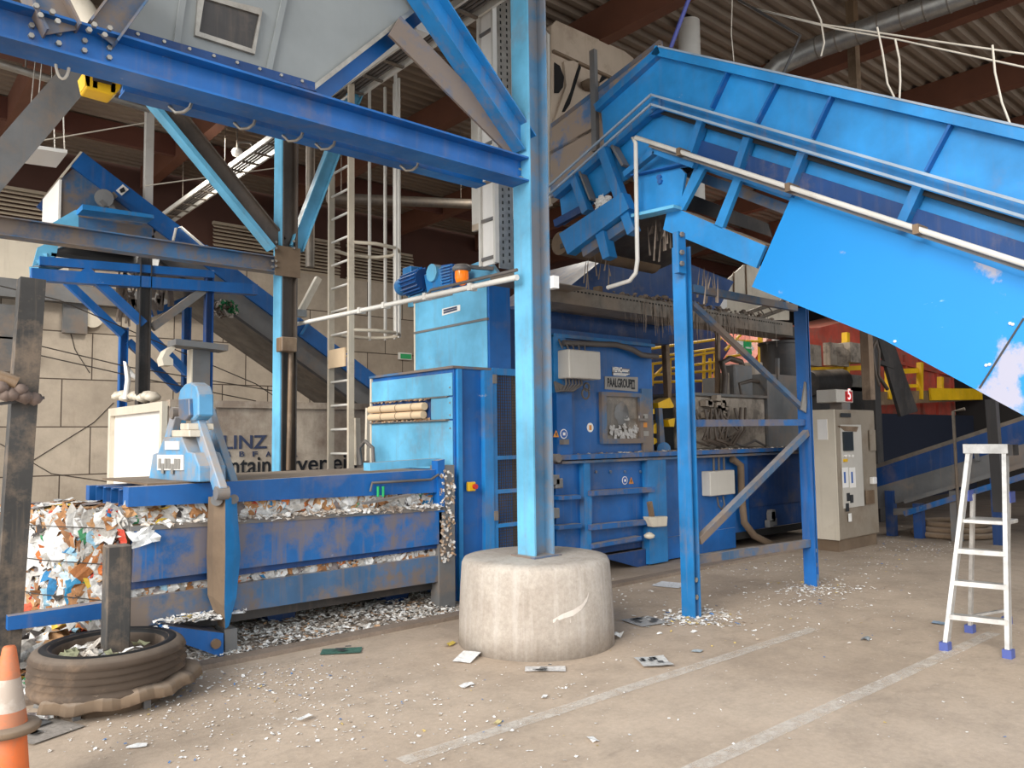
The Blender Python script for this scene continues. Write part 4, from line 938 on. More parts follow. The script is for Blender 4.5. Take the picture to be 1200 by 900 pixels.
for off_ in (OUT*.09, led2*.93+OUT*.09):
    m = MB(); m.bar(led_a+off_, led_e+off_, .02, .02, up=n30); m.bar(led_a+off_, led_l+off_, .02, .02); m.build('ledge_lip', M['lip'], cv)
m = MB(); m.bar(top_a+OUT*.07, top_e+OUT*.07, .015, .015, up=n30); m.build('rail_lip', M['lip'], cv)
# ribs
def rib(a, b, w=.05, out=.06, nm='rib', mat='blue_panel', X=CX):
    p, q = K(*a, X), K(*b, X); d = (q-p).normalized(); n = INX.cross(d)
    return MB().poly([p-n*w/2, q-n*w/2, q+n*w/2, p+n*w/2], OUT*out).build(nm, M[mat], cv)
for a, b in (((858, 82), (837, 128)), ((915, 97), (890, 145)), ((980, 110), (955, 163)), ((1120, 142), (1088, 202))): rib(a, b, .02, .06)
for a, b in (((827, 145), (815, 181)), ((882, 164), (870, 200)), ((946, 182), (931, 220)), ((1081, 222), (1061, 266))): rib(a, b, .07, .1, 'rib', 'blue', CX+.08)
for k in range(1, 3): p = K(1120, 142)+s30*1.1*k; q = K(1088, 202)+s30*1.1*k; MB().bar(p+OUT*.03, q+OUT*.03, .06, .02, up=s30).build('rib', M['blue_panel'], cv)
rib((697, 60), (700, 178), .07, .05, 'cheek_post', 'dusty_steel', 5.93); rib((705, 128), (716, 160), .05, .04, 'cheek_post', 'brownbox', 5.92)
# decline ribs and lower frame of the head
rib((711, 176), (747, 274), .1, .1, 'head_rib', 'blue'); rib((676, 204), (693, 250), .09, .1, 'head_rib', 'blue', CX+.05)
rib((724, 173), (737, 196), .03, .1, 'head_rib', 'dusty_steel', CX+.08); rib((686, 203), (699, 236), .02, .1, 'head_rib', 'dusty_steel', CX+.08)
xb = MB().poly([K(655, 274, 5.72), K(729, 225, 5.72), K(737, 244, 5.72), K(665, 298, 5.72)], INX*.12).build('head_beam', M['blue'], cv)
MB().poly([K(697, 274, 5.75), K(707, 270, 5.75), K(714, 300, 5.75), K(706, 304, 5.75)], INX*.12).build('head_leg', M['blue'], cv)
MB().bar(K(686, 297, 5.85), K(738, 262, 5.85), .1, .1).build('head_beam', M['blue_grey'], cv)
MB().poly([K(650, 266, 5.9), K(690, 244, 5.9), K(688, 236, 5.9), K(648, 258, 5.9)], INX*.05).build('head_strip', M['blue_deep'], cv)
MB().poly([K(742, 207), K(752, 205), K(797, 197), K(803, 203), K(797, 242), K(750, 253)], INX*.03).build('pivot_plate', M['blue_clean'], cv)
m = MB(); m.bar(K(733, 205, 5.8), K(768, 177, 5.8), .07, .06); m.bar(K(768, 177, 5.8), K(815, 194, 5.8), .07, .06); m.build('knee_rail', M['blue'], cv)
m = MB(); m.bar(K(742, 206, 5.82), K(803, 192, 5.82), .08, .015); m.build('knee_shelf', M['blue_panel'], cv)
m = MB(); m.bar(K(745, 254, 5.8), K(795, 243, 5.8), .14, .03); m.build('lower_shelf', M['lit_blue'], cv)
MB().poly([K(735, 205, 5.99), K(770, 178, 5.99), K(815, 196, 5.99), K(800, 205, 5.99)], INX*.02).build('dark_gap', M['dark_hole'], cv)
p = K(773, 208); MB().bolt(p, OUT, .03, .02).build('bolt', M['blue_panel'], cv); p = K(774, 213); MB().bolt(p, OUT, .03, .02).build('bolt', M['blue_panel'], cv)
# open frame with belt visible
u = 1
def xp(pix, X, th, nm, mat): return MB().poly([K(a, b, X) for a, b in pix], INX*th).build(nm, M[mat], cv)
xp(((777, 269), (782, 246), (795, 245), (897, 288), (886, 314)), CX, .04, 'lower_beam', 'blue_clean')
xp(((815, 194), (826, 197), (800, 246), (793, 244)), CX, .05, 'frame_bar', 'blue_clean')
xp(((860, 207), (868, 211), (846, 268), (837, 264)), CX, .05, 'frame_bar', 'blue_clean')
xp(((812, 184), (930, 226), (926, 232), (815, 194)), CX, .05, 'frame_rail', 'blue')
xp(((795, 244), (838, 262), (836, 270), (793, 252)), CX+.02, .3, 'inner_ledge', 'mud'); xp(((846, 266), (897, 286), (896, 294), (845, 274)), CX+.02, .3, 'inner_ledge', 'mud')
m = MB(); 
for dz, mt in ((0, 0),): m.bar(K(815, 205, 6.3), K(935, 250, 6.3), .3, .09)
m.build('belt_roller_bar', M['blue_grey'], cv)
xp(((795, 222), (900, 262), (905, 278), (790, 240)), 6.4, .02, 'belt', 'dark_steel')
# big skirt plate with bare patches
t = NT('skirt_paint'); bp = (16, 138, 214); base = rgb(*bp)
xyz = t.sep(t.pos)
col = t.mix(t.noise(1.2, 6), tuple(x*.86 for x in base[:3])+(1,), base)
ga = t.n('ShaderNodeMapRange'); ga.inputs[1].default_value = 2.35; ga.inputs[2].default_value = 1.75; t.l(xyz[1], ga.inputs[0])
gb_ = t.n('ShaderNodeMapRange'); gb_.inputs[1].default_value = 1.0; gb_.inputs[2].default_value = 1.5; t.l(xyz[1], gb_.inputs[0])
bare = t.ramp(t.math('ADD', t.math('MULTIPLY', t.noise((1, 2.6, 2.6), 9, .6), 1.0), t.math('MULTIPLY', t.math('MULTIPLY', ga.outputs[0], gb_.outputs[0]), .17)), [(.69, 0), (.76, .85)])
col = t.mix(bare, col, rgb(176, 168, 176))
sc_ = t.ramp(t.noise((1, 3, 11), 8, .7), [(.68, 0), (.71, 1)]); col = t.mix(t.math('MULTIPLY', sc_, .6), col, rgb(170, 204, 228))
M['skirt'] = t.fin(col, .38)
sk = [K(927, 231), pipe_a+(pipe_e-pipe_a)*.485+V((0, 0, -.05)), K(1205, 322)]
a = K(927, 231); b = K(1035, 398); c0 = K(881, 336); d0 = K(1200, 487)
e1 = d0+(d0-b)*1.6; e0 = a+(pipe_e-pipe_a)*.82
MB().poly([a, e0, e1, b, c0], INX*.03).build('skirt_plate', M['skirt'], cv)
m = MB(); m.bar(K(1200, 373)+OUT*.004, K(1148, 455)+OUT*.004, .012, .006, up=OUT); m.build('plate_seam', M['dark_steel'], cv)
for (px, py) in ((1160, 427), (1156, 428), (1187, 380), (1184, 379), (1049, 400)): MB().bolt(K(px, py), OUT, .011, .01).build('bolt', M['plate_white'], cv)
# far side, belt and underside
m = MB(); m.poly([V((XR, p.y, p.z)) for p in (top_a, top_e, pipe_e, pipe_a)], INX*.03); m.build('far_side_panel', M['blue_panel'], cv)
def cross(p, q, nm, mat, th=.05): return MB().poly([V((CX+.04, p.y, p.z)), V((CX+.04, q.y, q.z)), V((XR, q.y, q.z)), V((XR, p.y, p.z))], V((0, 0, -th))).build(nm, M[mat], cv)
cross(led_a+led2, led_e+led2, 'conveyor_belt', 'black')
cross(c0+V((0, 0, .06)), b+V((0, 0, .06)), 'underside', 'dark_steel'); cross(b+V((0, 0, .05)), e1+V((0, 0, .05)), 'underside', 'dark_steel')
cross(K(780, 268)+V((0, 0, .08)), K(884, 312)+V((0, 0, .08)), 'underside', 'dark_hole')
cross(K(657, 290)+V((0, .05, .05)), K(742, 245)+V((0, .05, .05)), 'head_underside', 'dark_steel')
m = MB(); q = K(656, 285, 5.9); m.cyl((5.9, q.y, q.z), (7.5, q.y, q.z), .13, .13, 18); m.build('head_roller', M['mud'], cv)
m = MB(); m.box(5.86, XR, top_a.y-.2, top_a.y+.2, top_a.z-.6, top_a.z-.5); m.build('cross_tie', M['blue_panel'], cv)
# papers jammed in the frame
m = MB()
for k in range(8): crumple_sheet(m, K(705+rnd.uniform(-5, 7), 237+rnd.uniform(-4, 4), 5.83), (-1, 0, .3), .12, .08, .03, (.8, .78, .74))
tag(m.build('jammed_paper', M['paper'], recalc=False), 'crumpled white paper jammed in the conveyor head frame', 'paper')

# white conduit pipe along the conveyor
pp = [K(742, 160, 5.7)+V((0, 0, 0)), K(1200, 309, 5.7)]; dd = pp[1]-pp[0]
down = [K(745, 168, 5.7), K(746, 250, 5.7), K(747, 305, 5.7), K(745, 320, 5.7), K(738, 329, 5.7), K(712, 337, 5.72)]
o = thing('conduit_pipe', pp[0], 'thin white pipe running down along the conveyor side and bending to the cable tray', 'pipe')
MB().tube([pp[0]+dd*2.0, pp[0]+dd*.01, K(743.5, 159, 5.7)+V((0, .02, -.01))]+down, .021, 8).build('pipe', M['white_pipe'], o)
MB().bar(pp[0]+dd*.05+V((.05, 0, -.035)), pp[0]+dd*1.9+V((.05, 0, -.03)), .03, .03).build('support_strip', M['dusty_steel'], o)
for k in (.17, .5, .8): q = pp[0]+dd*k; MB().box(q.x-.03, q.x+.14, q.y-.02, q.y+.02, q.z-.04, q.z+.03).build('clip', M['mud'], o)

# ------------------------------------------------------------------ support frame
sf = thing('support_frame', (6.8, 4.3, 0), 'blue braced steel frame of two posts holding up the conveyor', 'frame')
FY = 4.3
def F(x, y, Y=FY): return PY(x, y, Y)
def post(a, b, nm, mat, top):
    pa, pb_ = F(*a), F(*b); pb_.z = 0; o = MB().ibeam(pb_, V((pa.x, pa.y, top)), .2, .2, .014, .01, up=(1, 0, 0)).build(nm, M[mat], sf); return o
zt1 = F(797, 290).z; zt2 = F(938, 366).z
m = MB(); x1a, x1b = 5.72, 5.93
def hpost(x0, x1, y0, y1, z1, mat):
    m = MB(); t = .014; ym = y0+.05; m.box(x0, x0+t, y0, y1, 0, z1); m.box(x1-t, x1, y0, y1, 0, z1); m.box(x0+t, x1-t, ym-.005, ym+.005, 0, z1); return m.build('post', M[mat], sf)
P1 = F(809.5, 600); P2 = F(950, 560)
ax0, ax1 = PY(793, 500, 4.36).x, PY(815.5, 500, 4.22).x; bx0, bx1 = PY(936.5, 530, 4.36).x, PY(954, 530, 4.22).x
pA = hpost(ax0, ax1, 4.22, 4.36, zt1, 'blue'); pB = hpost(bx0, bx1, 4.22, 4.36, 2.96, 'blue_panel')
m = MB(); m.box(F(796, 300, 4.2).x, F(804.5, 300, 4.2).x, 4.205, 4.265, 3.05, F(800, 272, 4.2).z); m.build('hanger_plate', M['blue'], pA)
for py in (275, 296, 309): p = F(798.5, py, 4.19); MB().bolt((p.x, 4.19, p.z), NY, .026, .02).build('bolt', M['dusty_steel'], pA)
for z in (.18, .33): MB().bolt(((ax0+ax1)/2, 4.265, z), NY, .025, .04).build('bolt', M['galv'], pA)
for z in (.22, .37): MB().bolt(((bx0+bx1)/2, 4.265, z), NY, .025, .04).build('bolt', M['galv'], pB)
MB().box(bx0+.02, bx1-.02, 4.21, 4.25, 0, .12).build('foot_sleeve', M['blue_grey'], pB)
def fb_(a, b, w, nm, mat='blue_dirty', y=4.29): p, q = F(*a, y), F(*b, y); return MB().angle(p, q, w, .01, flip=-1).build(nm, M[mat], sf)
MB().bar(F(810, 338), F(932, 361), .06, .07).build('top_tie', M['blue_grey'], sf)
MB().bar(F(812, 496), F(945, 495), .06, .065).build('middle_tie', M['blue_dirty'], sf)
MB().bar(F(812, 656), F(950, 636), .07, .075).build('bottom_tie', M['blue_grey'], sf)
MB().bar(F(811, 356, 4.28), F(940, 478, 4.28), .05, .05).build('upper_brace', M['blue_grey'], sf)
MB().bar(F(818, 634, 4.26), F(945, 507, 4.26), .06, .065).build('lower_brace', M['blue_grey'], sf)
p = F(936, 482); m = MB(); m.bar(p+V((0, -.05, 0)), p+V((.1, -.05, .3)), .015, .1); m.build('brace_lug', M['galv'], sf)

# ================================================================== cable trays
ct = thing('cable_tray', (7.0, 5.6, 3.1), 'perforated horizontal cable tray full of dusty fluff in front of the feed hopper', 'cable tray')
TY = 5.6
a, b, c, d = PY(640, 331, TY), PY(925, 384, TY), PY(640, 352, TY), PY(925, 404, TY)
zt = a.z; 
m = MB(); m.box(5.3, 10.0, TY, TY+.012, zt-.17, zt); m.box(5.3, 10.0, TY, TY+.35, zt-.182, zt-.17); m.box(5.3, 10.0, TY+.35, TY+.362, zt-.17, zt); m.build('tray', M['galv_dark'], ct)
m = MB()
for k in range(80): x = 5.35+k*.055; m.box(x, x+.028, TY-.003, TY, zt-.05, zt-.035)
m.build('slots', M['dark_hole'], ct)
m = MB()
for k in range(5): m.tube([(5.3, TY+.08+.05*k, zt-.1), (7, TY+.08+.05*k, zt-.08+.02*rnd.random()), (10, TY+.08+.05*k, zt-.1)], .02, 6)
m.build('cables', M['cable'], ct)
m = MB()
for k in range(420):
    x = rnd.triangular(6.3, 9.8, 7.2); z = zt+rnd.uniform(-.02, .06); y = TY+rnd.uniform(-.03, .3); L = rnd.uniform(.03, .14)
    if rnd.random() < .35: y = TY-.015; L = rnd.uniform(.08, .38); z = zt-rnd.uniform(.0, .15)
    w_ = rnd.uniform(.002, .008); dx = rnd.uniform(-.03, .03)
    m.add([(x-w_, y, z), (x+w_, y, z), (x+w_*.5+dx, y-.01, z-L), (x-w_*.5+dx, y-.01, z-L)], [(0, 1, 2, 3)])
for k in range(320):
    x = rnd.triangular(6.4, 9.8, 7.3); p = V((x, TY+rnd.uniform(-.02, .3), zt+rnd.uniform(-.01, .06))); r = rnd.uniform(.012, .04)
    m.lathe([(0, -r*.6), (r, 0), (r*.6, r*.5), (0, r*.7)], p, 7, .7)
tag(m.build('dust_fluff', M['fluff'], recalc=False), 'grey fluff and hanging dust strands over the cable tray', 'fluff', kind='stuff')
m = MB()
for (cx_, cy_, n_) in ((772, 262, 18), (700, 300, 8), (830, 318, 10)):
    for k in range(n_):
        p = PX(cx_+rnd.uniform(-14, 14), cy_+rnd.uniform(-6, 10), 6.1+rnd.uniform(-.2, .4)); L = rnd.uniform(.05, .35); w_ = rnd.uniform(.001, .005); dx = rnd.uniform(-.05, .05)
        m.add([p+V((-w_, 0, 0)), p+V((w_, 0, 0)), p+V((w_+dx, 0, -L)), p+V((-w_*.3+dx, .02, -L))], [(0, 1, 2, 3)])
tag(m.build('hanging_strands', M['fluff'], recalc=False), 'dusty strands hanging from the underside of the conveyor head', 'dust strands', kind='stuff')
# second, lower tray and channel going back
o = tag(MB().box(8.2, 12.6, 6.9, 7.2, PY(872, 388, 6.9).z, PY(872, 374, 6.9).z).build('cable_channel', M['dark_steel']), 'dark dusty cable channel running right below the perforated tray', 'cable channel')
m = MB(); m.chan(PY(860, 372, 6.4), PY(935, 346, 7.2), .06, .03); m.chan(PY(868, 380, 6.4), PY(945, 352, 7.2), .06, .03)
for k in range(8): m.bar(PY(862+9.5*k, 372-3.3*k, 6.5), PY(868+9.5*k, 380-3.4*k, 6.5), .015)
tag(m.build('ladder_tray', M['galv_dark']), 'thin ladder type cable tray under the conveyor beside the right frame post', 'cable tray')
# vertical tray behind the tall column
vt = thing('vertical_cable_tray', (4.9, 5.6, 3.1), 'tall pale cable trunking with perforated side rising just left of the main column', 'cable tray')
X = 4.75
y0, y1 = PX(564, 250, X).y, PX(582, 250, X).y
z0 = PX(582, 308, X).z
MB().box(X, X+.02, y1, y0, z0, 6.9).build('cover_strip', M['plate_white'], vt)
m = MB(); m.box(X-.03, X+.02, y0-.02, y0+.01, z0, 6.9); m.box(X-.03, X+.02, y1-.01, y1+.02, z0, 6.9); m.build('edge_rail', M['white_pipe'], vt)
z = z0+.05
while z < 6.8: MB().box(X-.02, X, y1, y0, z, z+.03).build('joint_strap', M['dusty_steel'], vt); z += .38
m = MB(); m.box(X+.02, X+.2, y1-.012, y1, z0-.05, 6.9); sd = m.build('perforated_side', M['galv'], vt)
m = MB(); z = z0
while z < 6.5: m.box(X+.06, X+.075, y1-.015, y1-.012, z, z+.03); m.box(X+.14, X+.155, y1-.015, y1-.012, z+.02, z+.05); z += .065
m.build('slots', M['dark_hole'], sd)
m = MB(); q = PX(563, 318, 4.6); m.box(4.72, 5.6, q.y-.45, q.y+.0, q.z-.12, q.z-.11); m.box(4.72, 4.735, q.y-.45, q.y+.0, q.z-.11, q.z-.04); m.build('bottom_tray', M['galv_dark'], vt)
# long handrail-like pipe from column to column
o = thing('conduit_pipe', PX(480, 352, 4.0), 'long pale pipe running level from the second column to the main column', 'pipe')
pa, pb2 = PX(606, 325, 4.0), PX(347, 380, 4.0)
MB().tube([pa, pb2, pb2+V((-.08, .05, -.03)), pb2+V((-.16, .05, -.14)), pb2+V((-.17, .05, -.3))], .024, 9).build('pipe', M['white_pipe'], o)
m = MB(); m.tube([pa+V((0, 0, .06)), pa.lerp(pb2, .3)+V((0, 0, .05)), pa.lerp(pb2, .32)], .014, 7); m.build('cable', M['cable'], o)
for k in (.15, .32, .5, .62): q = pa.lerp(pb2, k); MB().box(q.x-.03, q.x+.05, q.y-.02, q.y+.02, q.z-.03, q.z+.03).build('clip', M['white_pipe'], o)
# ================================================================== caged ladder
ld = thing('caged_ladder', (4.8, 8.5, 1.0), 'tall pale caged access ladder standing right of the second column', 'ladder')
LX = 4.45; lyn = PX(409, 300, LX).y; lyf = PX(386, 300, LX).y
for y in (lyn, lyf): MB().box(LX-.012, LX+.06, y-.02, y+.02, .02, 6.1 if y == lyn else 6.0).build('rail', M['ladder_cream'], ld)
z = .3
while z < 6.0: MB().cyl((LX+.025, lyn, z), (LX+.025, lyf, z), .015, .015, 8).build('rung', M['white_pipe'], ld); z += .285
yc = (lyn+lyf)/2; hr = .36
def hoop(z): return [(LX+.05, lyn, z), (LX+.3, lyn-.1, z)]+[(LX+.42+hr*math.sin(a)*1.0, yc-(hr)*math.cos(a), z) for a in [i*math.pi/12 for i in range(2, 11)]]+[(LX+.3, lyf+.1, z), (LX+.05, lyf, z)]
for z in (PX(414, 385, LX).z, PX(414, 281, LX).z, 5.4): MB().tube(hoop(z), .022, 7).build('cage_hoop', M['ladder_cream'], ld)
for a in (2, 4.2, 6, 7.8, 10):
    an = a*math.pi/12; x, y = LX+.42+hr*math.sin(an), yc-hr*math.cos(an)
    MB().box(x-.012, x+.012, y-.02, y+.02, PX(414, 385, LX).z-.03, 6.15).build('cage_bar', M['white_pipe'], ld)
p = PX(399, 418, LX-.03); MB().box(LX-.04, LX-.02, lyn+.03, lyf-.05, p.z-.12, p.z+.1).build('ladder_board', M['card'], ld)
# ================================================================== container with lettering
ck = thing('waste_container', (4.2, 10, 0), 'pale dusty waste container with dark lettering behind the press channel', 'container')
kx0 = PY(197, 520, 9.0).x; t = NT('container_paint')
col = t.mix(t.ramp(t.noise(1.2, 9, .72), [(.4, 0), (.62, 1)]), rgb(196, 182, 164), rgb(146, 128, 112)); col = t.mix(1.0, col, t.ramp(t.noise((9, 9, 2), 8, .8), [(.3, .8), (.6, 1.04)]), 'MULTIPLY')
M['cont'] = t.fin(col, .8)
MB().box(kx0, 7.2, 9.0, 9.06, .3, 2.02).build('front_side', M['cont'], ck)
MB().box(kx0, 7.2, 10.95, 11.0, .3, 2.02).build('back_side', M['cont'], ck)
kx = kx0
ye = PX(133, 520, kx).y
fr = MB(); ya, yb_ = 9.0, ye
for a, b, c, d in ((ya+.0, ya+.09, .3, 1.95), (yb_-.09, yb_, .3, 1.95), (ya+.0, yb_, 1.95, 2.05), (ya+.09, yb_-.09, .3, .42)): fr.box(kx-.07, kx, a, b, c, d)
fr.build('end_frame', M['cream'], ck); MB().box(kx-.01, kx+.04, ya, yb_, .3, 2.0).build('end_wall', M['plate_white'], ck)
MB().box(kx0-.0, 7.2, 8.96, 9.09, 1.99, 2.07).build('top_rim', M['cont'], ck)
MB().box(kx0, 7.2, 9.0, 11.0, .28, .34).build('floor_plate', M['dusty_steel'], ck)
for x in (kx0+.3, 6.6):
    for y in (9.2, 10.8): MB().cyl((x, y-.06, .14), (x, y+.06, .14), .139, .139, 16).build('roller', M['dark_steel'], ck)
for k in range(4): MB().box(kx0+.0+.02*k, kx0+.02+.02*k, 9.0-.01, 9.0, .3, 2.0).build('corner_rib', M['cont'], ck) if k == 0 else None
def ctext(s, px0, py, px1, size, mat, bold=0): 
    a = PY(px0, py, 8.99); b = PY(px1, py, 8.99); text(s, size, V((a.x, 8.993, a.z)), (1, 0, 0), (0, 0, 1), mat, ck, 'lettering', width=b.x-a.x, bold=bold)
ctext('LINZ', 262, 526, 313, .22, M['ink_blue'], .004); [ctext(c_, 265+15.5*i_, 535, 271+15.5*i_, .085, M['ink_blue'], .002) for i_, c_ in enumerate('ABFALL')]
a = PY(208, 556, 8.99); b = PY(411, 551, 8.99); zc = PY(300, 555, 8.99).z
for s_, q0, q1 in (('Contain', 236, 317), ('erverleih', 325, 418)): a = PY(q0, 556, 8.99); b = PY(q1, 556, 8.99); text(s_, .30, V((a.x, 8.993, zc)), (1, 0, 0), (0, 0, 1), M['ink'], ck, 'lettering', width=b.x-a.x, bold=.003)
m = MB(); q = PY(234, 452, 9.3)
b0 = PY(224, 470, 9.3); 
o = thing('bracket_post', (q.x, 9.3, 2.0), 'grey T shaped post with curved end standing on the waste container', 'post')
m.box(q.x-.1, q.x+.1, 9.25, 9.4, 2.0, PY(234, 410, 9.3).z); m.build('post', M['dusty_steel'], o); MB().box(q.x-.115, q.x-.1, 9.25, 9.4, 2.0, PY(234, 410, 9.3).z).build('pale_side', M['cream'], o)
m = MB(); a, b = PY(201, 402, 9.2), PY(262, 409, 9.2); m.bar(a, b, .3, .07); m.build('cross_arm', M['dusty_steel'], o)
m = MB(); c = PY(202, 418, 9.2); m.poly([PY(x, y, 9.2) for x, y in ((203, 405), (195, 410), (190, 420), (192, 428), (203, 428), (203, 421), (198, 417), (206, 408))], (0, .2, 0)); m.build('curved_end', M['cream'], o)
m = MB()
for k in range(9): q = PX(139+5*k, 467+rnd.uniform(-3, 1), kx+.1); m.lathe([(0, -.05), (.09, -.02), (.1, .02), (.05, .07), (0, .08)], q, 7, .4)
tag(m.build('tarp_bundle', M['cream']), 'pale rolled tarpaulin lumps on the end rim of the waste container', 'tarpaulin')
m = MB(); m.tube([PX(423, 545, 4.3), PX(421, 525, 4.3), PX(428, 517, 4.3), PX(437, 525, 4.3), PX(438, 545, 4.3)], .02, 8)
tag(m.build('hose_hoop', M['cable']), 'grey hose hoop beside the blue tying cabinet', 'hose')
m = MB(); a, b = PX(419, 545, 4.6), PX(418, 490, 4.6); m.bar(a, b, .06); a, b = PX(430, 540, 4.6), PX(431, 478, 4.6); m.bar(a, b, .04)
tag(m.build('stake_pair', M['cream']), 'two pale upright stakes between caged ladder and blue cabinet', 'stake')

# ================================================================== far feeding conveyor (upper left)
FYc = 11.6
fc = thing('far_conveyor', (3.5, 12.2, 2.0), 'dusty blue conveyor with a head box running down to the right behind the posts', 'conveyor')
def D(x, y, Y=FYc): return PY(x, y, Y)
sl = (D(437, 437)-D(97, 178)).normalized()
a = D(97, 178); e = D(470, 462); nrm = V((-sl.z, 0, sl.x)); nrm = -nrm if nrm.z > 0 else nrm
def band(o1, o2, y, th, nm, mat, s=0.0, tt=1.0):
    p0 = a+(e-a)*s; p1 = a+(e-a)*tt
    return MB().poly([p0+nrm*o1+V((0, y, 0)), p1+nrm*o1+V((0, y, 0)), p1+nrm*o2+V((0, y, 0)), p0+nrm*o2+V((0, y, 0))], (0, th, 0)).build(nm, M[mat], fc)
band(0, .26, 0, .08, 'upper_beam', 'blue_panel'); band(.26, .62, .05, .08, 'lower_side', 'dusty_steel', .22); band(0, .62, 1.2, .06, 'far_side', 'blue_deep')
band(.60, .64, .0, 1.25, 'underside', 'dark_steel', .24); band(.1, .12, .05, 1.2, 'belt', 'black', .02)
hb_ = [D(73, 208), D(92, 192), D(180, 262), D(185, 300), D(73, 262)]
MB().poly([p+V((0, .05, 0)) for p in hb_], (0, .03, 0)).build('head_side', M['blue_grey'], fc)
x0 = D(73, 208).x
MB().box(x0-.03, x0, FYc+.03, FYc+1.15, D(73, 262).z, D(73, 210).z).build('head_end', M['plate_white'], fc)  # daylight on this end face put into its white colour
MB().poly([V((x0, FYc, D(73, 208).z)), D(97, 178), D(97, 178)+V((0, 1.2, 0)), V((x0, FYc+1.2, D(73, 208).z))], (-.03, 0, 0)).build('head_hood', M['cream'], fc)
p = D(144, 222, FYc-.02); k = MB().poly([D(136, 223, FYc-.02), D(144, 216, FYc-.02), D(151, 222, FYc-.02), D(143, 229, FYc-.02)], (0, .015, 0)).build('warning_sign', M['plate_white'], fc)
MB().poly([D(140, 222, FYc-.03), D(145, 219, FYc-.03), D(147, 224, FYc-.03), D(142, 226, FYc-.03)], (0, .01, 0)).build('symbol', M['ink'], k)
m = MB(); m.cyl(D(122, 232, FYc-.15), D(122, 232, FYc+.05), .12, .12, 14); m.bar(D(118, 240, FYc-.1), D(135, 228, FYc-.1), .08); m.bar(D(125, 232, FYc-.1), D(133, 248, FYc-.1), .07); m.build('head_drive', M['dusty_steel'], fc)
m = MB(); m.tube([D(x, y, FYc-.05) for x, y in ((203, 282), (206, 268), (212, 266), (240, 290))], .02, 6); m.build('handrail', M['white_pipe'], fc)
for s in (.33, .36, .62, .65): q = a+(e-a)*s; MB().bar(q+V((0, -.03, 0)), q+nrm*.24+V((0, -.03, 0)), .05, .03).build('rib', M['blue'], fc)
o = thing('feed_table', (2.4, 11.2, 2.2), 'blue trussed feeding table on tall legs under the far conveyor head', 'feeding table')
TYy = 10.4; T = lambda x, y, Y=TYy: PY(x, y, Y)
MB().bar(T(36, 322), T(300, 340), .14, .14).build('front_rail', M['blue_panel'], o); MB().bar(T(46, 306), T(250, 322), .1, .1).build('upper_rail', M['blue_panel'], o)
MB().bar(PY(100, 305, 12.3), PY(245, 318, 12.3), .12, .12).build('back_rail', M['blue_panel'], o)
MB().poly([T(60, 262), T(88, 246), T(92, 246), T(92, 272), T(60, 280)], (0, .04, 0)).build('lit_end', M['lit_blue'], o)
MB().poly([T(90, 246), T(172, 258), T(172, 262), T(90, 252)], (0, -.3, 0)).build('hatch_rim', M['blue'], o)
MB().poly([T(92, 254), T(178, 266), T(178, 282), T(92, 274)], (0, .8, 0)).build('hatch_box', M['blue_grey'], o)
m = MB(); m.bar(T(40, 318), PY(100, 300, 12.3), .1, .1); m.bar(T(44, 308), PY(105, 275, 12), .06, .06); m.bar(T(52, 300), PY(112, 272, 12), .06, .06); m.build('end_rail', M['lit_blue'], o)
MB().poly([T(38, 312), T(44, 290), T(70, 278), T(66, 300)], (0, .03, 0)).build('end_sheet', M['lit_blue'], o)
MB().poly([T(60, 300), T(185, 316), PY(190, 290, 12.2), PY(90, 275, 12.2)], (0, 0, .04)).build('belt_underside', M['black'], o)
def leg(x, y0, Y, mat='blue_panel', w=.11): p = PY(x, y0, Y); MB().ibeam((p.x, Y, .01), (p.x, Y, p.z), w, w, .012, .01, up=(1, 0, 0)).build('leg', M[mat], o)
leg(170, 302, TYy, 'dark_steel', .14); leg(145, 384, 12.2); leg(245, 325, TYy, 'blue_deep', .1); leg(219, 360, 12.2)
for a_, b_, Y, mt in (((78, 330), (143, 392), 12.0, 'blue_panel'), ((98, 315), (168, 380), TYy, 'blue_panel'), ((150, 400), (210, 458), 12.2, 'blue_panel'), ((178, 384), (245, 335), TYy, 'dusty_steel'), ((172, 390), (222, 440), 11.5, 'blue_panel'), ((176, 368), (235, 345), 12.2, 'blue_panel')):
    MB().bar(PY(*a_, Y), PY(*b_, Y), .1, .1).build('brace', M[mt], o)
m = MB()
for k in range(46):
    px = rnd.choice((150, 145, 158, 195, 182))+rnd.uniform(-6, 6); p = PY(px, 318+rnd.uniform(-5, 40), 10.9); L = rnd.uniform(.05, .35); w_ = rnd.uniform(.01, .04); dx = rnd.uniform(-.06, .06)
    m.add([p+V((-w_, 0, 0)), p+V((w_, 0, 0)), p+V((w_+dx, 0, -L)), p+V((-w_*.3+dx, .02, -L))], [(0, 1, 2, 3)])
tag(m.build('dangling_scraps', M['fluff'], recalc=False), 'dirty plastic scraps dangling below the far feeding table', 'scraps', kind='stuff')
m = MB()
for k in range(40): 
    p = PY(263+rnd.uniform(-10, 14), 362+rnd.uniform(-7, 8), 11.4); m.col = tuple(lin(c) for c in rnd.choice(((30, 120, 70), (180, 170, 160), (110, 96, 84)))); crumple_sheet(m, p, (rnd.uniform(-1, 1), -1, .3), .12, .08, .04, m.col)
tag(m.build('snagged_scraps', M['paper'], recalc=False), 'green and grey scraps snagged under the far conveyor', 'scraps')
m = MB(); m.tube([PY(147, 468, 10.8), PY(150, 445, 10.8), PY(147, 425, 10.8), PY(155, 440, 10.8), PY(160, 442, 10.8)], .035, 7)
tag(m.build('white_strap', M['plate_white']), 'white plastic strap hanging by the legs of the far feeding table', 'strap')
m = MB(); m.chan(PY(262, 340, 12.9), PY(375, 330, 12.9), .1, .05); 
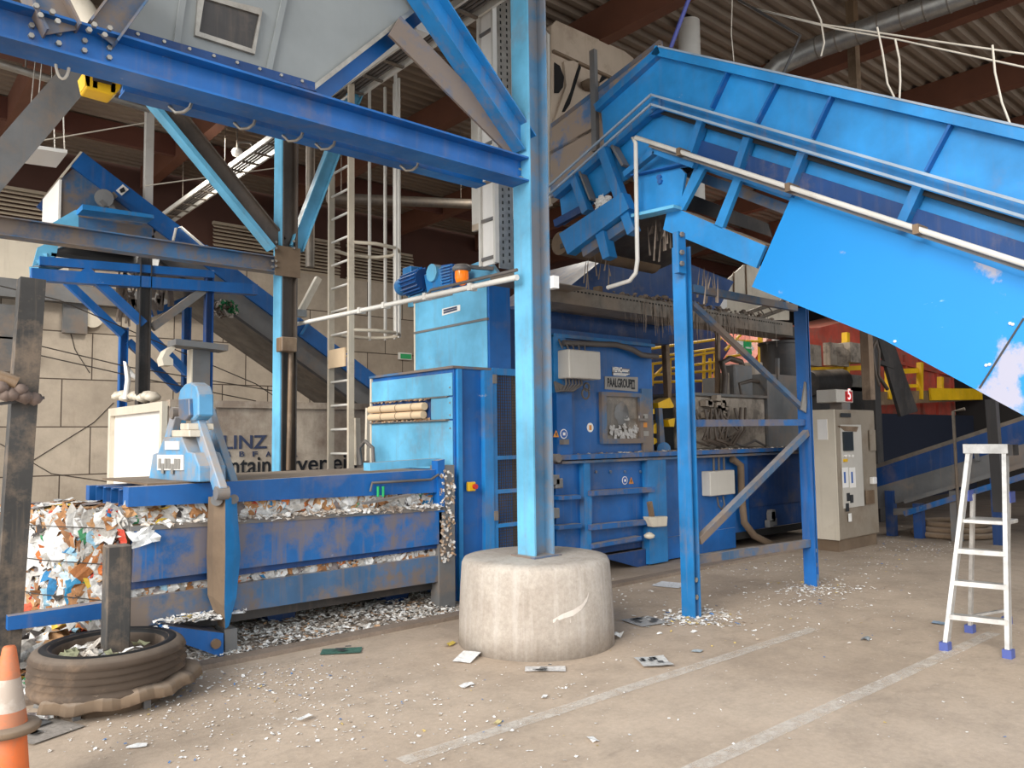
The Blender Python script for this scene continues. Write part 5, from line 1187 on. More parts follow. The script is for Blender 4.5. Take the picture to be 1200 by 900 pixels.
# flood lamp right of second column
o = thing('tube_lamp', PY(362, 345, 8.45), 'slanted pale tube lamp beside the second column', 'lamp')
MB().bar(PY(352, 366, 8.45), PY(373, 326, 8.45), .07, .07).build('housing', M['cream'], o); MB().box(3.86, PY(350, 366, 8.45).x+.06, 8.36, 8.46, PY(350, 366, 8.45).z-.06, PY(350, 366, 8.45).z+.02).build('bracket', M['galv'], o)

a, b = PY(468, 421, WY-.06), PY(482, 414, WY-.06)
o = thing('emergency_lamp', a, 'small glowing green emergency lamp on the block wall beside the blue press tower', 'lamp')
MB().box(a.x, b.x, WY-.08, WY, a.z, b.z).build('housing', M['lamp_white'], o); MB().box(a.x+.02, b.x-.02, WY-.09, WY-.08, a.z+.02, b.z-.03).build('green_face', M['green'], o)
p = PX(644, 331, 4.302); tag(MB().box(4.30, 4.36, p.y-.05, p.y+.04, p.z-.05, p.z+.05).build('socket_box', M['plate_white']), 'small white socket box on the right flange of the tall column', 'box')
p = PY(278, 178, 12.0); o = thing('roof_camera', p, 'small white camera hanging from a bent pipe under the roof at upper left', 'camera')
MB().lathe([(0, -.09), (.07, -.06), (.09, 0), (.06, .05), (0, .06)], p, 14).build('dome', M['lamp_white'], o); MB().tube([p+V((0, 0, .05)), p+V((.02, 0, .16)), p+V((.22, 0, .2)), p+V((.26, 0, .1))], .02, 6).build('bent_pipe', M['galv'], o); MB().tube([p+V((0, 0, .05)), V((p.x, p.y, 6.98))], .012, 5).build('hanger_rod', M['galv_dark'], o)
p = PY(492, 32, 5.6); o = tag(MB().box(p.x-.07, p.x+.07, 5.55, 5.68, p.z-.06, p.z+.07).build('roof_box', M['lamp_white']), 'small white connection box by the roof cable tray', 'box')
# ================================================================== things under the roof
def rod(p, q, r, mat, name, label, cat, n=10): return tag(MB().tube([p, q], r, n).build(name, M[mat]), label, cat)
o = thing('ceiling_lamp', PY(50, 182, 10), 'square white lamp panel hanging from the roof at upper left', 'lamp')
c = PY(50, 181, 10)
MB().hull8([c+V(q) for q in ((-.15, -.3, -.05), (.19, -.3, -.03), (.19, .3, -.03), (-.15, .3, -.05))], [c+V(q) for q in ((-.15, -.3, -.01), (.19, -.3, .01), (.19, .3, .01), (-.15, .3, -.01))]).build('panel', M['lamp_white'], o)
m = MB()
for dx, dy in ((-.13, -.25), (.17, -.25), (-.13, .25), (.17, .25)): m.tube([c+V((dx, dy, 0)), V((c.x+.02+dx*.2, 10+dy, 6.98))], .006, 5)
m.build('suspension_wire', M['galv'], o)
o = thing('roof_cable_tray', (4.5, 10, 5.8), 'long pale cable tray running under the roof behind the caged ladder', 'cable tray')
m = MB(); m.box(4.42, 4.45, 4.9, 15.9, 5.82, 5.9); m.box(4.70, 4.73, 4.9, 15.9, 5.82, 5.9); m.build('side_rail', M['white_pipe'], o)
y = 5.0
while y < 15.8: MB().box(4.45, 4.70, y, y+.04, 5.80, 5.82).build('rung', M['galv_dark'], o); y += .45
m = MB(); 
for k in range(4): m.tube([(4.48+.05*k, 5, 5.85), (4.48+.05*k, 15.8, 5.85)], .018, 6)
m.build('cables', M['cable'], o)
m = MB(); 
for y in (6, 8, 10, 12, 14): MB().tube([(4.44, y, 5.86), (4.44, y, 6.98)], .008, 5).build('hanger_rod', M['galv_dark'], o)
o = thing('horizontal_pipe', PY(480, 236, 10.5), 'grey pipe running level behind the ladder cage', 'pipe')
MB().tube([PY(385, 232, 10.5), PY(575, 240, 10.5)], .085, 12).build('pipe', M['galv_dark'], o)
for px in (400, 540): q = PY(px, 235, 10.5); MB().tube([q, V((q.x, q.y, 6.98))], .008, 5).build('hanger_rod', M['galv_dark'], o)
o = thing('sprinkler_pipe', PY(80, 100, 10.9), 'pale pipe running along the brown purlin at upper left', 'pipe')
MB().tube([PY(-10, 72, 10.9), PY(175, 128, 10.9)], .05, 10).build('pipe', M['galv'], o)
for px in (30, 120): q = PY(px, 84+(px+10)*.303-12, 10.9); MB().tube([V((q.x, 10.9, q.z-.02)), V((q.x, 10.9, 6.98))], .01, 5).build('hanger_rod', M['galv_dark'], o)
q = PY(364, 150, 9.5)
rod(V((q.x, 9.5, 3.9)), V((q.x, 9.5, 6.98)), .06, 'galv_dark', 'vertical_pipe', 'grey vertical pipe left of the caged ladder behind the overhead beam', 'pipe')
o = thing('ventilation_duct', (8.7, 4, 6.2), 'grey spiral ventilation duct under the roof above the conveyor', 'duct')
pts = [V((8.45, 5.3, 5.2)), V((8.48, 5.25, 5.6)), V((8.55, 5.1, 5.95)), V((8.62, 4.85, 6.15)), V((8.68, 4.4, 6.2)), V((8.95, 1.6, 6.2))]
MB().tube(pts, .13, 18).build('duct', M['galv'], o)
m = MB()
for k in range(12): q = pts[4].lerp(pts[5], k/12); d_ = (pts[5]-pts[4]).normalized(); m.cyl(q, q+d_*.015, .136, .136, 18)
m.build('spiral_seam', M['galv_dark'], o)
p = PX(808, 58, 8.2); tag(MB().cyl((8.2, p.y, 4.6), (8.2, p.y, 6.98), .14, .14, 20).build('flue_pipe', M['white_pipe']), 'white vertical pipe going up to the roof behind the conveyor apex', 'pipe')
p = PX(1001, 60, 9.4); m = MB(); m.box(9.32, 9.44, p.y-.05, p.y+.05, 2.0, 6.98); o = tag(m.build('roof_post', M['brownbox']), 'slim brown vertical post reaching the roof behind the conveyor', 'post')
p = PX(1165, 10, 8.5); tag(MB().tube([V((8.2, 2.9, 6.7)), V((8.7, 2.2, 6.3)), V((9.2, 1.6, 5.9))], .26, 20).build('wide_duct', M['galv_dark']), 'wide grey duct at the top right corner under the roof', 'duct')
# hooked rod with ropes
A_ = PX(938, 42, 6.6); Bq = PX(882, 9, 6.6)
tag(MB().tube([PX(918, 86, 6.6), A_, Bq, PX(866, 0, 6.6)], .014, 7).build('hook_rod', M['dark_steel']), 'thin dark bent rod rising from the conveyor rim to the roof ropes', 'rod')
tag(MB().tube([K(786, 56, 5.95), K(812, -14, 5.95)], .02, 7).build('hanger_rod', plain('violet_rod', (70, 78, 150), .5)), 'thin violet rod rising from the conveyor apex', 'rod')
def rope(pts, X, label, nm='rope', r=.008): return tag(MB().tube([PX(x, y, X) for x, y in pts], r, 6).build(nm, M['rope']), label, 'rope')
rope(((884, 10), (960, 28), (1080, 46), (1260, 72), (1900, 170)), 6.6, 'upper pale rope strung under the roof above the conveyor')
rope(((884, 10), (980, 34), (1050, 46), (1260, 92), (1900, 225)), 6.6, 'lower pale rope strung under the roof above the conveyor')
rope(((1028, 32), (1034, 60), (1040, 98), (1048, 114)), 6.3, 'left pale cord hanging from the ropes to the conveyor rim')
rope(((1049, 46), (1054, 70), (1055, 95), (1054, 116)), 6.3, 'middle pale cord hanging from the ropes to the conveyor rim')
rope(((1163, 53), (1166, 85), (1174, 120), (1184, 146)), 6.3, 'right pale cord hanging from the ropes to the conveyor rim')
rope(((951, 0), (962, 24), (966, 50), (962, 66)), 6.6, 'short pale cord dangling over the grey duct')
rope(((858, 0), (857, 40), (860, 72)), 6.6, 'thin dark-looking cord hanging left of the bent rod', 'cord', .005)
for i, ((x0, y0), (x1, y1)) in enumerate((((30, 168), (170, 144)), ((170, 218), (330, 196)))):
    tag(MB().tube([PY(x0, y0, 10), PY(x1, y1, 10)], .008, 5).build('tension_wire', M['rope']), ['thin pale wire stretched left of the far vertical post', 'thin pale wire stretched right of the far vertical post'][i], 'wire')
for i, pts in enumerate((((0, 335), (70, 352), (140, 382), (300, 450), (345, 480)), ((45, 405), (150, 430), (320, 458)), ((40, 415), (160, 442), (300, 470)), ((81, 384), (88, 410), (105, 437)), ((30, 545), (70, 520), (110, 495), (133, 472)), ((0, 520), (60, 555), (130, 565)))):
    tag(MB().tube([PY(x, y, 11.2 if i < 3 else 15.997) for x, y in pts], .008, 5).build('slack_wire', M['wire']), ['highest thin dark wire sagging in front of the block wall', 'second thin dark wire sagging in front of the block wall', 'third thin dark wire sagging in front of the block wall', 'short dark cable hanging from the rusty plate bracket', 'dark cable curving up to the container end', 'lowest dark cable lying slack along the block wall'][i], 'wire')
# dusty beige fan housing
cy = thing('fan_housing', (7.0, 7.0, 5.0), 'dusty beige fan housing with dark openings behind the conveyor head', 'fan housing')
HYc = 6.4; U = lambda x, y, Y=HYc: PY(x, y, Y)
pts = [U(646, 30), U(652, 24), U(732, 60), U(742, 68), U(746, 82), U(746, 170), U(646, 240)]
MB().poly(pts, (0, 1.5, 0)).build('housing', M['cyclone'], cy)
xl = U(646, 60).x; MB().poly([V((xl-.04, 6.42, U(646, 240).z)), V((xl-.04, 6.42, U(646, 40).z)), V((xl-.04, 6.5, U(646, 30).z)), V((xl-.04, 7.2, U(646, 18).z)), V((xl-.04, 7.9, U(646, 40).z)), V((xl-.04, 7.9, U(646, 240).z))], (.04, 0, 0)).build('pale_end_plate', M['white_pipe'], cy)
def hole(pix, nm='opening', mat='dark_hole', y=HYc-.012): return MB().poly([U(a_, b_, y) for a_, b_ in pix], (0, .01, 0)).build(nm, M[mat], cy)
hole(((650, 73), (656, 77), (661, 90), (660, 102), (655, 109), (650, 109))); hole(((679, 75), (681, 79), (668, 122), (662, 131), (659, 131), (668, 108)))
hole(((707, 86), (714, 90), (702, 98), (705, 90)))
MB().poly([U(661, 72, 6.36), U(679, 70, 6.36), U(668, 108, 6.36), U(650, 150, 6.36), U(648, 148, 6.36), U(664, 100, 6.36)], (0, .05, 0)).build('scroll_sheet', M['cyclone'], cy)
m = MB(); m.bar(U(648, 60, 6.38), U(735, 100, 6.38), .04, .03); m.build('seam_flange', M['mud'], cy)
m = MB(); m.lathe([(0, 0), (.1, .02), (.12, .07), (.06, .12), (0, .13)], U(692, 105, 6.3), 9, .3); m.build('dust_clump', M['mud'], cy)
# ================================================================== right background
rc = thing('red_container', (20, 8.5, 0), 'big red container standing deep in the hall behind the press', 'container')
RY = 8.6; r_ = lambda x, y, Y=RY: PY(x, y, Y)
MB().poly([r_(872, 440), r_(908, 384), r_(960, 384), r_(1180, 330), r_(1180, 520), r_(872, 520)], (0, 2.0, 0)).build('body', M['red'], rc)
m = MB(); m.bar(r_(1010, 415, 8.55), r_(1180, 455, 8.55), .08, .08); m.bar(r_(880, 425, 8.55), r_(1020, 430, 8.55), .06, .06); m.build('side_rail', M['red'], rc)
MB().poly([r_(906, 388, 8.55), r_(917, 388, 8.55), r_(917, 399, 8.55), r_(906, 399, 8.55)], (0, .03, 0)).build('white_notice', M['plate_white'], rc)
MB().poly([r_(971, 411, 8.55), r_(978, 411, 8.55), r_(975, 405, 8.55)], (0, .03, 0)).build('warning_triangle', M['yellow'], rc)
for i in range(6): p0 = r_(1060+i*18, 400, 8.55); MB().box(p0.x-.05, p0.x+.05, 8.53, 8.6, 1.9, 3.6).build('side_rib', M['red'], rc)
pl_ = thing('yellow_platform', (17, 7.9, 0), 'yellow railed walkway in front of the red container', 'walkway')
YY = 7.9; y_ = lambda x, y, Y=YY: PY(x, y, Y)
MB().bar(y_(950, 470), y_(1160, 462), .12, .3).build('toe_beam', M['brownbox'], pl_); MB().bar(y_(1090, 462, 7.8), y_(1150, 462, 7.8), .05, .3).build('toe_board', M['yellow'], pl_)
for px, t_ in ((991, 390), (1041, 420), (1078, 425), (1102, 442)): MB().bar(y_(px, 468, 7.85), y_(px, t_, 7.85), .12, .12).build('post', M['yellow'], pl_)
m = MB(); m.bar(y_(940, 434), y_(1010, 431), .08, .1); m.bar(y_(1041, 436), y_(1080, 434), .08, .12); m.bar(y_(1041, 453), y_(1080, 452), .06, .08); m.build('rail', M['yellow'], pl_)
mc = thing('conveyor_drive', (14, 7.6, 2.2), 'grimy drive motors and brackets on the walkway behind the control cabinet', 'drive unit')
m = MB(); a, b = PY(944, 450, 7.6), PY(1000, 440, 7.6); m.cyl(PY(945, 450, 7.6), PY(985, 447, 7.6), .26, .26, 14); m.build('motor', M['dark_steel'], mc)
m = MB(); a = PY(958, 405, 7.7); m.cyl(PY(984, 418, 7.7), PY(984, 418, 8.0), .2, .2, 14); m.box(a.x+.6, a.x+1.4, 7.75, 7.9, PY(984, 428, 7.7).z, PY(984, 402, 7.7).z); m.build('bearing_plate', M['oil_grey'], mc)
m = MB(); a = PY(997, 424, 7.6); b = PY(1011, 403, 7.6); m.box(a.x, b.x, 7.6, 7.9, a.z, b.z); m.build('gear_box', M['oil_grey'], mc); m = MB(); a = PY(950, 428, 7.6); b = PY(962, 405, 7.6); m.box(a.x, b.x, 7.6, 7.9, a.z, b.z); m.build('gear_box', M['oil_grey'], mc)
m = MB(); a = PY(996, 458, 7.6); b = PY(1010, 440, 7.6); m.box(a.x, b.x, 7.6, 7.8, a.z, b.z); m.build('pale_panel', M['galv'], mc)
m = MB(); a = PY(940, 480, 7.7); b = PY(1012, 455, 7.7); m.box(a.x, b.x, 7.6, 8.4, 1.2, b.z); m.build('base_frame', M['dark_steel'], mc)
# yellow railings and yellow machine behind the press
yr = thing('yellow_railing', (11.2, 8.5, 1.4), 'yellow tubular guard railing behind the hydraulic unit', 'railing')
R_ = lambda x, y, Y=8.5: PY(x, y, Y)
for px, a, b in ((764, 428, 452), (785, 420, 470), (825, 410, 465), (832, 420, 463), (838, 412, 462)): MB().tube([R_(px, b), R_(px, a)], .03, 8).build('post', M['yellow'], yr)
for (a, b) in (((758, 409), (845, 397)), ((758, 420), (842, 408)), ((760, 427), (785, 424)), ((760, 440), (840, 434)), ((760, 448), (840, 446)), ((786, 421), (840, 412)), ((786, 432), (838, 424)), ((850, 399), (892, 400)), ((852, 418), (868, 416))): MB().tube([R_(*a), R_(*b)], .025, 8).build('rail', M['yellow'], yr)
MB().tube([R_(760, 447), R_(783, 425)], .025, 8).build('diagonal', M['yellow'], yr); MB().tube([R_(850, 410), R_(877, 383)], .03, 8).build('diagonal', M['yellow'], yr)
for px in (891,): MB().tube([R_(px, 428), R_(px, 383)], .05, 8).build('tall_post', M['yellow'], yr)
MB().box(R_(758, 460).x-.2, R_(845, 460).x, 8.4, 9.0, 1.3, 1.42).build('base', M['dark_steel'], yr)
ym = thing('yellow_bracket', (8.4, 7.0, 1.4), 'stack of yellow blocks and a blue lever at right end of the press housing', 'bracket')
W_ = lambda x, y, Y=6.7: PY(x, y, Y)
m = MB()
for pix in (((771, 472), (785, 466), (790, 476), (788, 478), (772, 478)), ((762, 479), (767, 479), (767, 485), (762, 485)), ((764, 500), (773, 492), (774, 497), (773, 500)), ((762, 500), (774, 500), (774, 508), (762, 508)), ((762, 511), (774, 516), (762, 524)), ((783, 492), (791, 490), (790, 500), (785, 500))): m.poly([W_(a, b) for a, b in pix], (0, .2, 0))
m.build('yellow_blocks', M['yellow'], ym)
MB().poly([W_(772, 478, 6.65), W_(776, 478, 6.65), W_(780, 526, 6.65), W_(774, 526, 6.65)], (0, .06, 0)).build('lever', M['blue_grey'], ym); MB().cyl(W_(778, 526, 6.6), W_(778, 526, 6.75), .09, .09, 16).build('lever_hub', M['blue'], ym)
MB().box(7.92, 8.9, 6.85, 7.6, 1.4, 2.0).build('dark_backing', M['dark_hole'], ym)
MB().bar(W_(779, 390, 6.9), W_(783, 475, 6.9), .08, .08).build('rod', M['brownbox'], ym); MB().bar(W_(841, 380, 6.9), W_(841, 466, 6.9), .06, .06).build('rod', M['brownbox'], ym)
# blue funnel and pale sheets seen under conveyor
tag(MB().poly([PY(812, 390, 9.4), PY(812, 372, 9.4), PY(850, 400, 9.4), PY(870, 430, 9.4), PY(870, 470, 9.4), PY(760, 470, 9.4), PY(760, 395, 9.4)], (0, .6, 0)).build('far_funnel', M['dark_blue_far']), 'dusky blue sloping funnel behind the yellow railing', 'funnel')
es = thing('exit_sign', PY(872, 407, 8.3), 'green and white emergency exit sign behind the support frame', 'exit sign')
a, b = PY(865, 414, 8.3), PY(880, 401, 8.3)
MB().box(a.x, b.x, 8.3, 8.34, a.z, b.z).build('board', M['plate_white'], es); MB().box(a.x+(b.x-a.x)*.42, b.x, 8.285, 8.3, a.z, b.z).build('green_field', M['green'], es)
m = MB(); q = a.lerp(b, .5); m.bar(V((q.x, 8.28, q.z)), V((q.x+.22, 8.28, q.z)), .02, .03); m.poly([V((q.x+.2, 8.275, q.z+.07)), V((q.x+.3, 8.275, q.z)), V((q.x+.2, 8.275, q.z-.07))], (0, .01, 0)); m.build('arrow', M['plate_white'], es)
m = MB(); m.box(a.x+.04, a.x+.14, 8.285, 8.3, a.z+.05, b.z-.08); m.build('running_figure', M['green'], es)
o = thing('pale_sheet', PY(870, 330, 7.4), 'pale beige panel visible through the gap under the conveyor', 'panel')
MB().poly([PY(846, 345, 7.6), PY(850, 330, 7.6), PY(872, 310, 7.6), PY(925, 316, 7.6), PY(925, 375, 7.6), PY(846, 375, 7.6)], (0, .03, 0)).build('sheet', M['cream'], o)
m = MB(); m.bar(PY(860, 318, 7.58), PY(860, 345, 7.58), .02); m.bar(PY(874, 310, 7.58), PY(875, 345, 7.58), .02); m.build('fold_line', M['brownbox'], o)
MB().poly([PY(826, 358, 7.5), PY(830, 342, 7.5), PY(840, 337, 7.5), PY(852, 340, 7.5), PY(852, 360, 7.5), PY(840, 366, 7.5)], (0, .1, 0)).build('pale_bag', M['plate_white'], o)
bb = tag(MB().poly([PY(848, 352, 9.2), PY(925, 360, 9.2), PY(925, 372, 9.2), PY(848, 366, 9.2)], (0, .05, 0)).build('white_board', M['plate_white']), 'long white board deep behind the cable tray', 'board')
# dark sheet as painted shade under the walkway, guards and posts on the right
tag(MB().box(11.5, 29.5, 8.1, 8.3, 0, 2.05).build('dark_shade_sheet', M['navy']), 'dark navy sheet standing in for the shade beneath the yellow walkway', 'dark sheet')
m = MB(); m.poly([PY(x, y, 6.6) for x, y in ((1028, 392), (1047, 400), (1076, 482), (1056, 488))], (0, .06, 0)); m.bar(PY(1017, 420, 6.6), PY(1045, 430, 6.63), .08)
tag(m.build('slide_plate', M['dark_steel']), 'dark leaning perforated slide plate behind the control cabinet', 'plate')
p0, p1 = PY(1019, 388, 6.5), PY(1019, 486, 6.5); tag(MB().box(p0.x-.12, p0.x+.12, 6.4, 6.6, 0, p0.z).build('guard_post', M['dark_steel']), 'dark upright post rising behind the control cabinet', 'post')
m = MB(); m.tube([PY(1026, 400, 6.4), PY(1022, 410, 6.4), PY(1026, 440, 6.4), PY(1030, 452, 6.4)], .035, 8); m.tube([PY(1026, 400, 6.4), PY(1030, 412, 6.4), PY(1029, 440, 6.4), PY(1040, 456, 6.4)], .035, 8)
tag(m.build('twin_hose', M['hose']), 'pair of brown hoses drooping beside the dark slide plate', 'hose')
# low conveyor
LXc = 12.5
lc = thing('low_conveyor', (13, 4.2, 0), 'low dusty blue conveyor in the shade behind the stepladder', 'conveyor')
L_ = lambda x, y, X=LXc: PX(x, y, X)
def lband(p0, p1, p2, p3, nm, mat, th=.04, ex=1.0):
    a, b, c, d = L_(*p0), L_(*p1), L_(*p2), L_(*p3); b = a+(b-a)*1.7; c = d+(c-d)*1.7
    a = a-(b-a)*.2; d = d-(c-d)*.2
    return MB().poly([a, b, c, d], (th, 0, 0)).build(nm, M[mat], lc)
lband((1030, 543), (1200, 487), (1200, 492), (1030, 548), 'top_rail', 'galv_dark', .1); lband((1030, 548), (1200, 492), (1200, 520), (1030, 570), 'side_panel', 'blue_deep'); lband((1030, 570), (1200, 520), (1200, 545), (1030, 596), 'lower_panel', 'dusty_steel')  # the shade on the side panel is put into its deep blue
a, b = L_(1060, 588, 12.4), L_(1200, 545, 12.4); MB().bar(a, b+(b-a)*.7, .06, .06).build('lower_rail', M['dusty_steel'], lc); a, b = L_(1060, 602, 12.4), L_(1200, 558, 12.4); MB().bar(a, b+(b-a)*.7, .06, .08).build('lower_rail', M['blue_dirty'], lc)
a, b = L_(1030, 560), L_(1200, 505); a = a-(b-a)*.2+V((.06, 0, 0)); b = b+(b-a)*.6+V((.06, 0, 0)); MB().poly([a, b, b+V((1.2, 0, 0)), a+V((1.2, 0, 0))], (0, 0, -.1)).build('belt', M['black'], lc)
a, b = L_(1030, 545, 13.7), L_(1200, 490, 13.7); MB().poly([a-(b-a)*.2, b+(b-a)*.7, b+(b-a)*.7+V((0, 0, -.4)), a-(b-a)*.2+V((0, 0, -.4))], (.04, 0, 0)).build('far_side', M['blue_deep'], lc)
for px in (1131, 1142): MB().bar(L_(px, 520, 12.46), L_(px+4, 540, 12.46), .05, .05).build('rib', M['dusty_steel'], lc)
for px, py, mt in ((1042, 575, 'dark_blue_far'), (1075, 590, 'dark_blue_far'), (1118, 575, 'dusty_steel'), (1166, 560, 'dark_blue_far')):
    p = L_(px, py, 12.45); MB().box(12.42, 12.56, p.y-.06, p.y+.06, 0, p.z).build('leg', M[mt], lc)
MB().bar(L_(1042, 600, 12.45), L_(1078, 598, 12.45), .05, .1).build('leg_tie', M['dusty_steel'], lc)
p0, p1 = PX(1117, 482, 11.8), PX(1122, 570, 11.8); tag(MB().tube([p0+V((0, -.15, .03)), p0, V((11.8, p0.y, 0))], .022, 8).build('standpipe', M['galv_dark']), 'thin grey standpipe in front of the low conveyor', 'pipe')
p0 = PX(1165, 475, 11.2); tag(MB().bar(PX(1172, 600, 11.2)*1, PX(1162, 468, 11.2), .12, .12, up=(1, 0, 0)).build('hanging_post', M['dark_steel']), 'dark slanting post behind the top of the stepladder', 'post')
p = PZ(1117, 628); 
o = thing('hose_coil', (p.x, p.y, 0), 'dark muddy coil lying on the floor behind the stepladder', 'coil')
m = MB()
for k in range(3): m.tube([(p.x+(.55-.06*k)*math.cos(a), p.y+(.55-.06*k)*math.sin(a), .05+.075*k) for a in [i*math.pi/12 for i in range(24)]], .045, 8, closed=True)
m.build('turns', M['mud'], o)

# ================================================================== stepladder
sl_ = thing('stepladder', (6.6, 2.25, 0), 'silver aluminium stepladder with blue feet standing on the floor at right', 'stepladder')
FL, FR = PZ(1108, 762), PZ(1182, 771); TLp, TRp = PX(1136, 532, 6.62), PX(1178, 532, 6.62); TLp.z = TRp.z = 1.44
RL, RR = PZ(1137, 741), PZ(1199, 727); RR = RL+(RR-RL).normalized()*.52
def srail(p, q, nm, w=.03, h=.06, mat='alu'): return MB().bar(p, q, w, h, up=(1, 0, 0)).build(nm, M[mat], sl_)
srail(FL, TLp, 'front_rail'); srail(FR, TRp, 'front_rail')
def at_h(z): k = (z-FL.z)/(TLp.z-FL.z); return FL.lerp(TLp, k), FR.lerp(TRp, k)
for z in (.24, .48, .71):
    a, b = at_h(z); o = MB().bar(a, b, .08, .035).build('step', M['alu'], sl_)
a, b = at_h(.94); ax = V((.26, 0, 0)); m = MB(); m.poly([a, b, b+ax, a+ax], (0, 0, -.03)); m.build('platform', M['alu'], sl_, .004)
m = MB(); m.bar(TLp+V((-.015, .03, .03)), TRp+V((-.015, -.03, .03)), .05, .07); m.build('top_bow', M['alu'], sl_)
p, q = TLp+V((.05, .02, .03)), TRp+V((.05, -.03, .03)); m = MB(); m.box(TRp.x-.03, TRp.x+.1, TRp.y-.06, TRp.y-.03, 1.42, 1.5); m.build('end_cap', M['dark_steel'], sl_)
a, b = at_h(1.12)
srail(RL, a+V((.12, -.02, 0)), 'rear_leg', .025, .04); srail(RR, b+V((.12, .02, 0)), 'rear_leg', .025, .04)
for q in (a, b): MB().box(q.x+.03, q.x+.14, q.y-.02, q.y+.02, 1.07, 1.15).build('hinge', plain('hinge_blue', (52, 72, 150), .5) if 'hinge' not in M else M['hinge'], sl_)
k_ = .12; MB().bar(RL.lerp(a, k_)+V((.01, 0, 0)), RR.lerp(b, k_)+V((.01, 0, 0)), .02, .02).build('rear_tie', M['alu'], sl_)
M['foot_blue'] = plain('foot_blue', (78, 92, 158), .6)
for q in (FL, FR, RL, RR): MB().box(q.x-.035, q.x+.04, q.y-.03, q.y+.03, 0, .06).build('foot', M['foot_blue'], sl_)

# ================================================================== tyre post, cone
ty = thing('post_stand', (1.33, 5.45, 0), 'muddy old tyre lying flat around a square post stump at lower left', 'post stand')
TC = V((1.33, 5.45, 0))
pr_ = [(.30, .14), (.29, .24), (.31, .33), (.34, .355), (.40, .352), (.43, .33), (.445, .30), (.418, .285), (.447, .26), (.418, .245), (.45, .22), (.42, .205), (.45, .18), (.42, .16), (.448, .14), (.44, .11), (.42, .085), (.36, .08), (.30, .14)]
MB().lathe(pr_, TC, 72, .012).build('tread', M['tyre'], ty)
pr2 = [(.40, .345), (.37, .362), (.33, .352), (.315, .335)]; MB().lathe(pr2, TC, 72).build('sidewall', M['black'], ty)
m = MB()
skirt = []
for i in range(30):
    a = -2.7+i*(3.0/29); rr = .45+.012*math.sin(i*1.7)+(.006*max(0, i-12) if i < 25 else .006*13-.018*(i-25)); z = .085+.008*math.sin(i*1.1)+(.05*i/29)
    skirt.append([TC+V((r2*math.cos(a), r2*math.sin(a), zz)) for r2, zz in ((.43, z+.05), (rr+.005, z+.02), (rr+.02, z-.03), (.42, z-.05))])
for i in range(29): m.add(skirt[i]+skirt[i+1], [(k, (k+1) % 4, 4+(k+1) % 4, 4+k) for k in range(4)], True)
m.build('mud_skirt', M['mud'], ty)
m = MB(); m.lathe([(0, 0), (.34, 0), (.33, .2), (.3, .27), (0, .29)], TC, 24, .04); m.build('dirt_fill', M['mud'], ty)
m = MB()
for an in (-1.2, .6, 2.4, 4.0): m.bar(TC+V((.36*math.cos(an), .36*math.sin(an), 0)), TC+V((.36*math.cos(an), .36*math.sin(an), .1)), .04)
m.build('support_peg', M['dusty_steel'], ty)
pa, pb2 = V((1.38, 5.5, .25)), V((1.375, 5.5, .945)); MB().box(1.305, 1.445, 5.43, 5.57, .2, .945).build('post_stump', M['old_post'], ty, .006)
m = MB()
for k in range(16): an = rnd.uniform(0, 6.28); q = TC+V((rnd.uniform(.08, .26)*math.cos(an), rnd.uniform(.08, .26)*math.sin(an), .30+rnd.uniform(0, .03))); crumple_sheet(m, q, (rnd.uniform(-.3, .3), rnd.uniform(-.3, .3), 1), rnd.uniform(.06, .2), rnd.uniform(.05, .1), .02, tuple(lin(c) for c in rnd.choice(((230, 226, 220), (200, 190, 178), (140, 140, 110)))))
tag(m.build('paper_litter', M['paper'], recalc=False), 'crumpled paper and plastic litter lying inside the muddy tyre', 'litter')
cg = PZ(11, 757, .69); cgx, cgy = cg.x, cg.y
def cone(z0, name, label):
    o = thing(name, (cgx, cgy, z0), label, 'traffic cone')
    def R2(z): return .026+(.38-z)*.16
    MB().lathe([(0, z0+.38), (.022, z0+.38), (.027, z0+.372)]+[(R2(z), z0+z) for z in (.36, .24)], (cgx, cgy, 0), 32).build('orange_tip', M['orange_cone'], o)
    MB().lathe([(R2(.24), z0+.24), (R2(.10), z0+.10)], (cgx, cgy, 0), 32).build('white_band', M['cone_white'], o)
    MB().lathe([(R2(.10), z0+.10), (R2(.03), z0+.03)], (cgx, cgy, 0), 32).build('orange_band', M['orange_cone'], o)
    MB().lathe([(R2(.04), z0+.04), (.125, z0+.035), (.135, z0+.02), (.13, z0+.005), (.09, z0-.0), (.082, z0+.0)], (cgx, cgy, 0), 32).build('base_ring', M['mud'], o); return o
cone(.31, 'traffic_cone', 'faded orange and white traffic cone at bottom left, upper one of two stacked')
o = thing('traffic_cone', (cgx, cgy, 0), 'plain orange traffic cone at bottom left, lower one carrying another cone', 'traffic cone')
MB().lathe([(.03, .60), (.07, .35), (.078, .3), (.1, .03)], (cgx, cgy, 0), 32).build('orange_body', M['orange_cone'], o)
MB().lathe([(.1, .035), (.17, .03), (.18, .0), (.1, 0)], (cgx, cgy, 0), 32).build('base_ring', M['mud'], o)

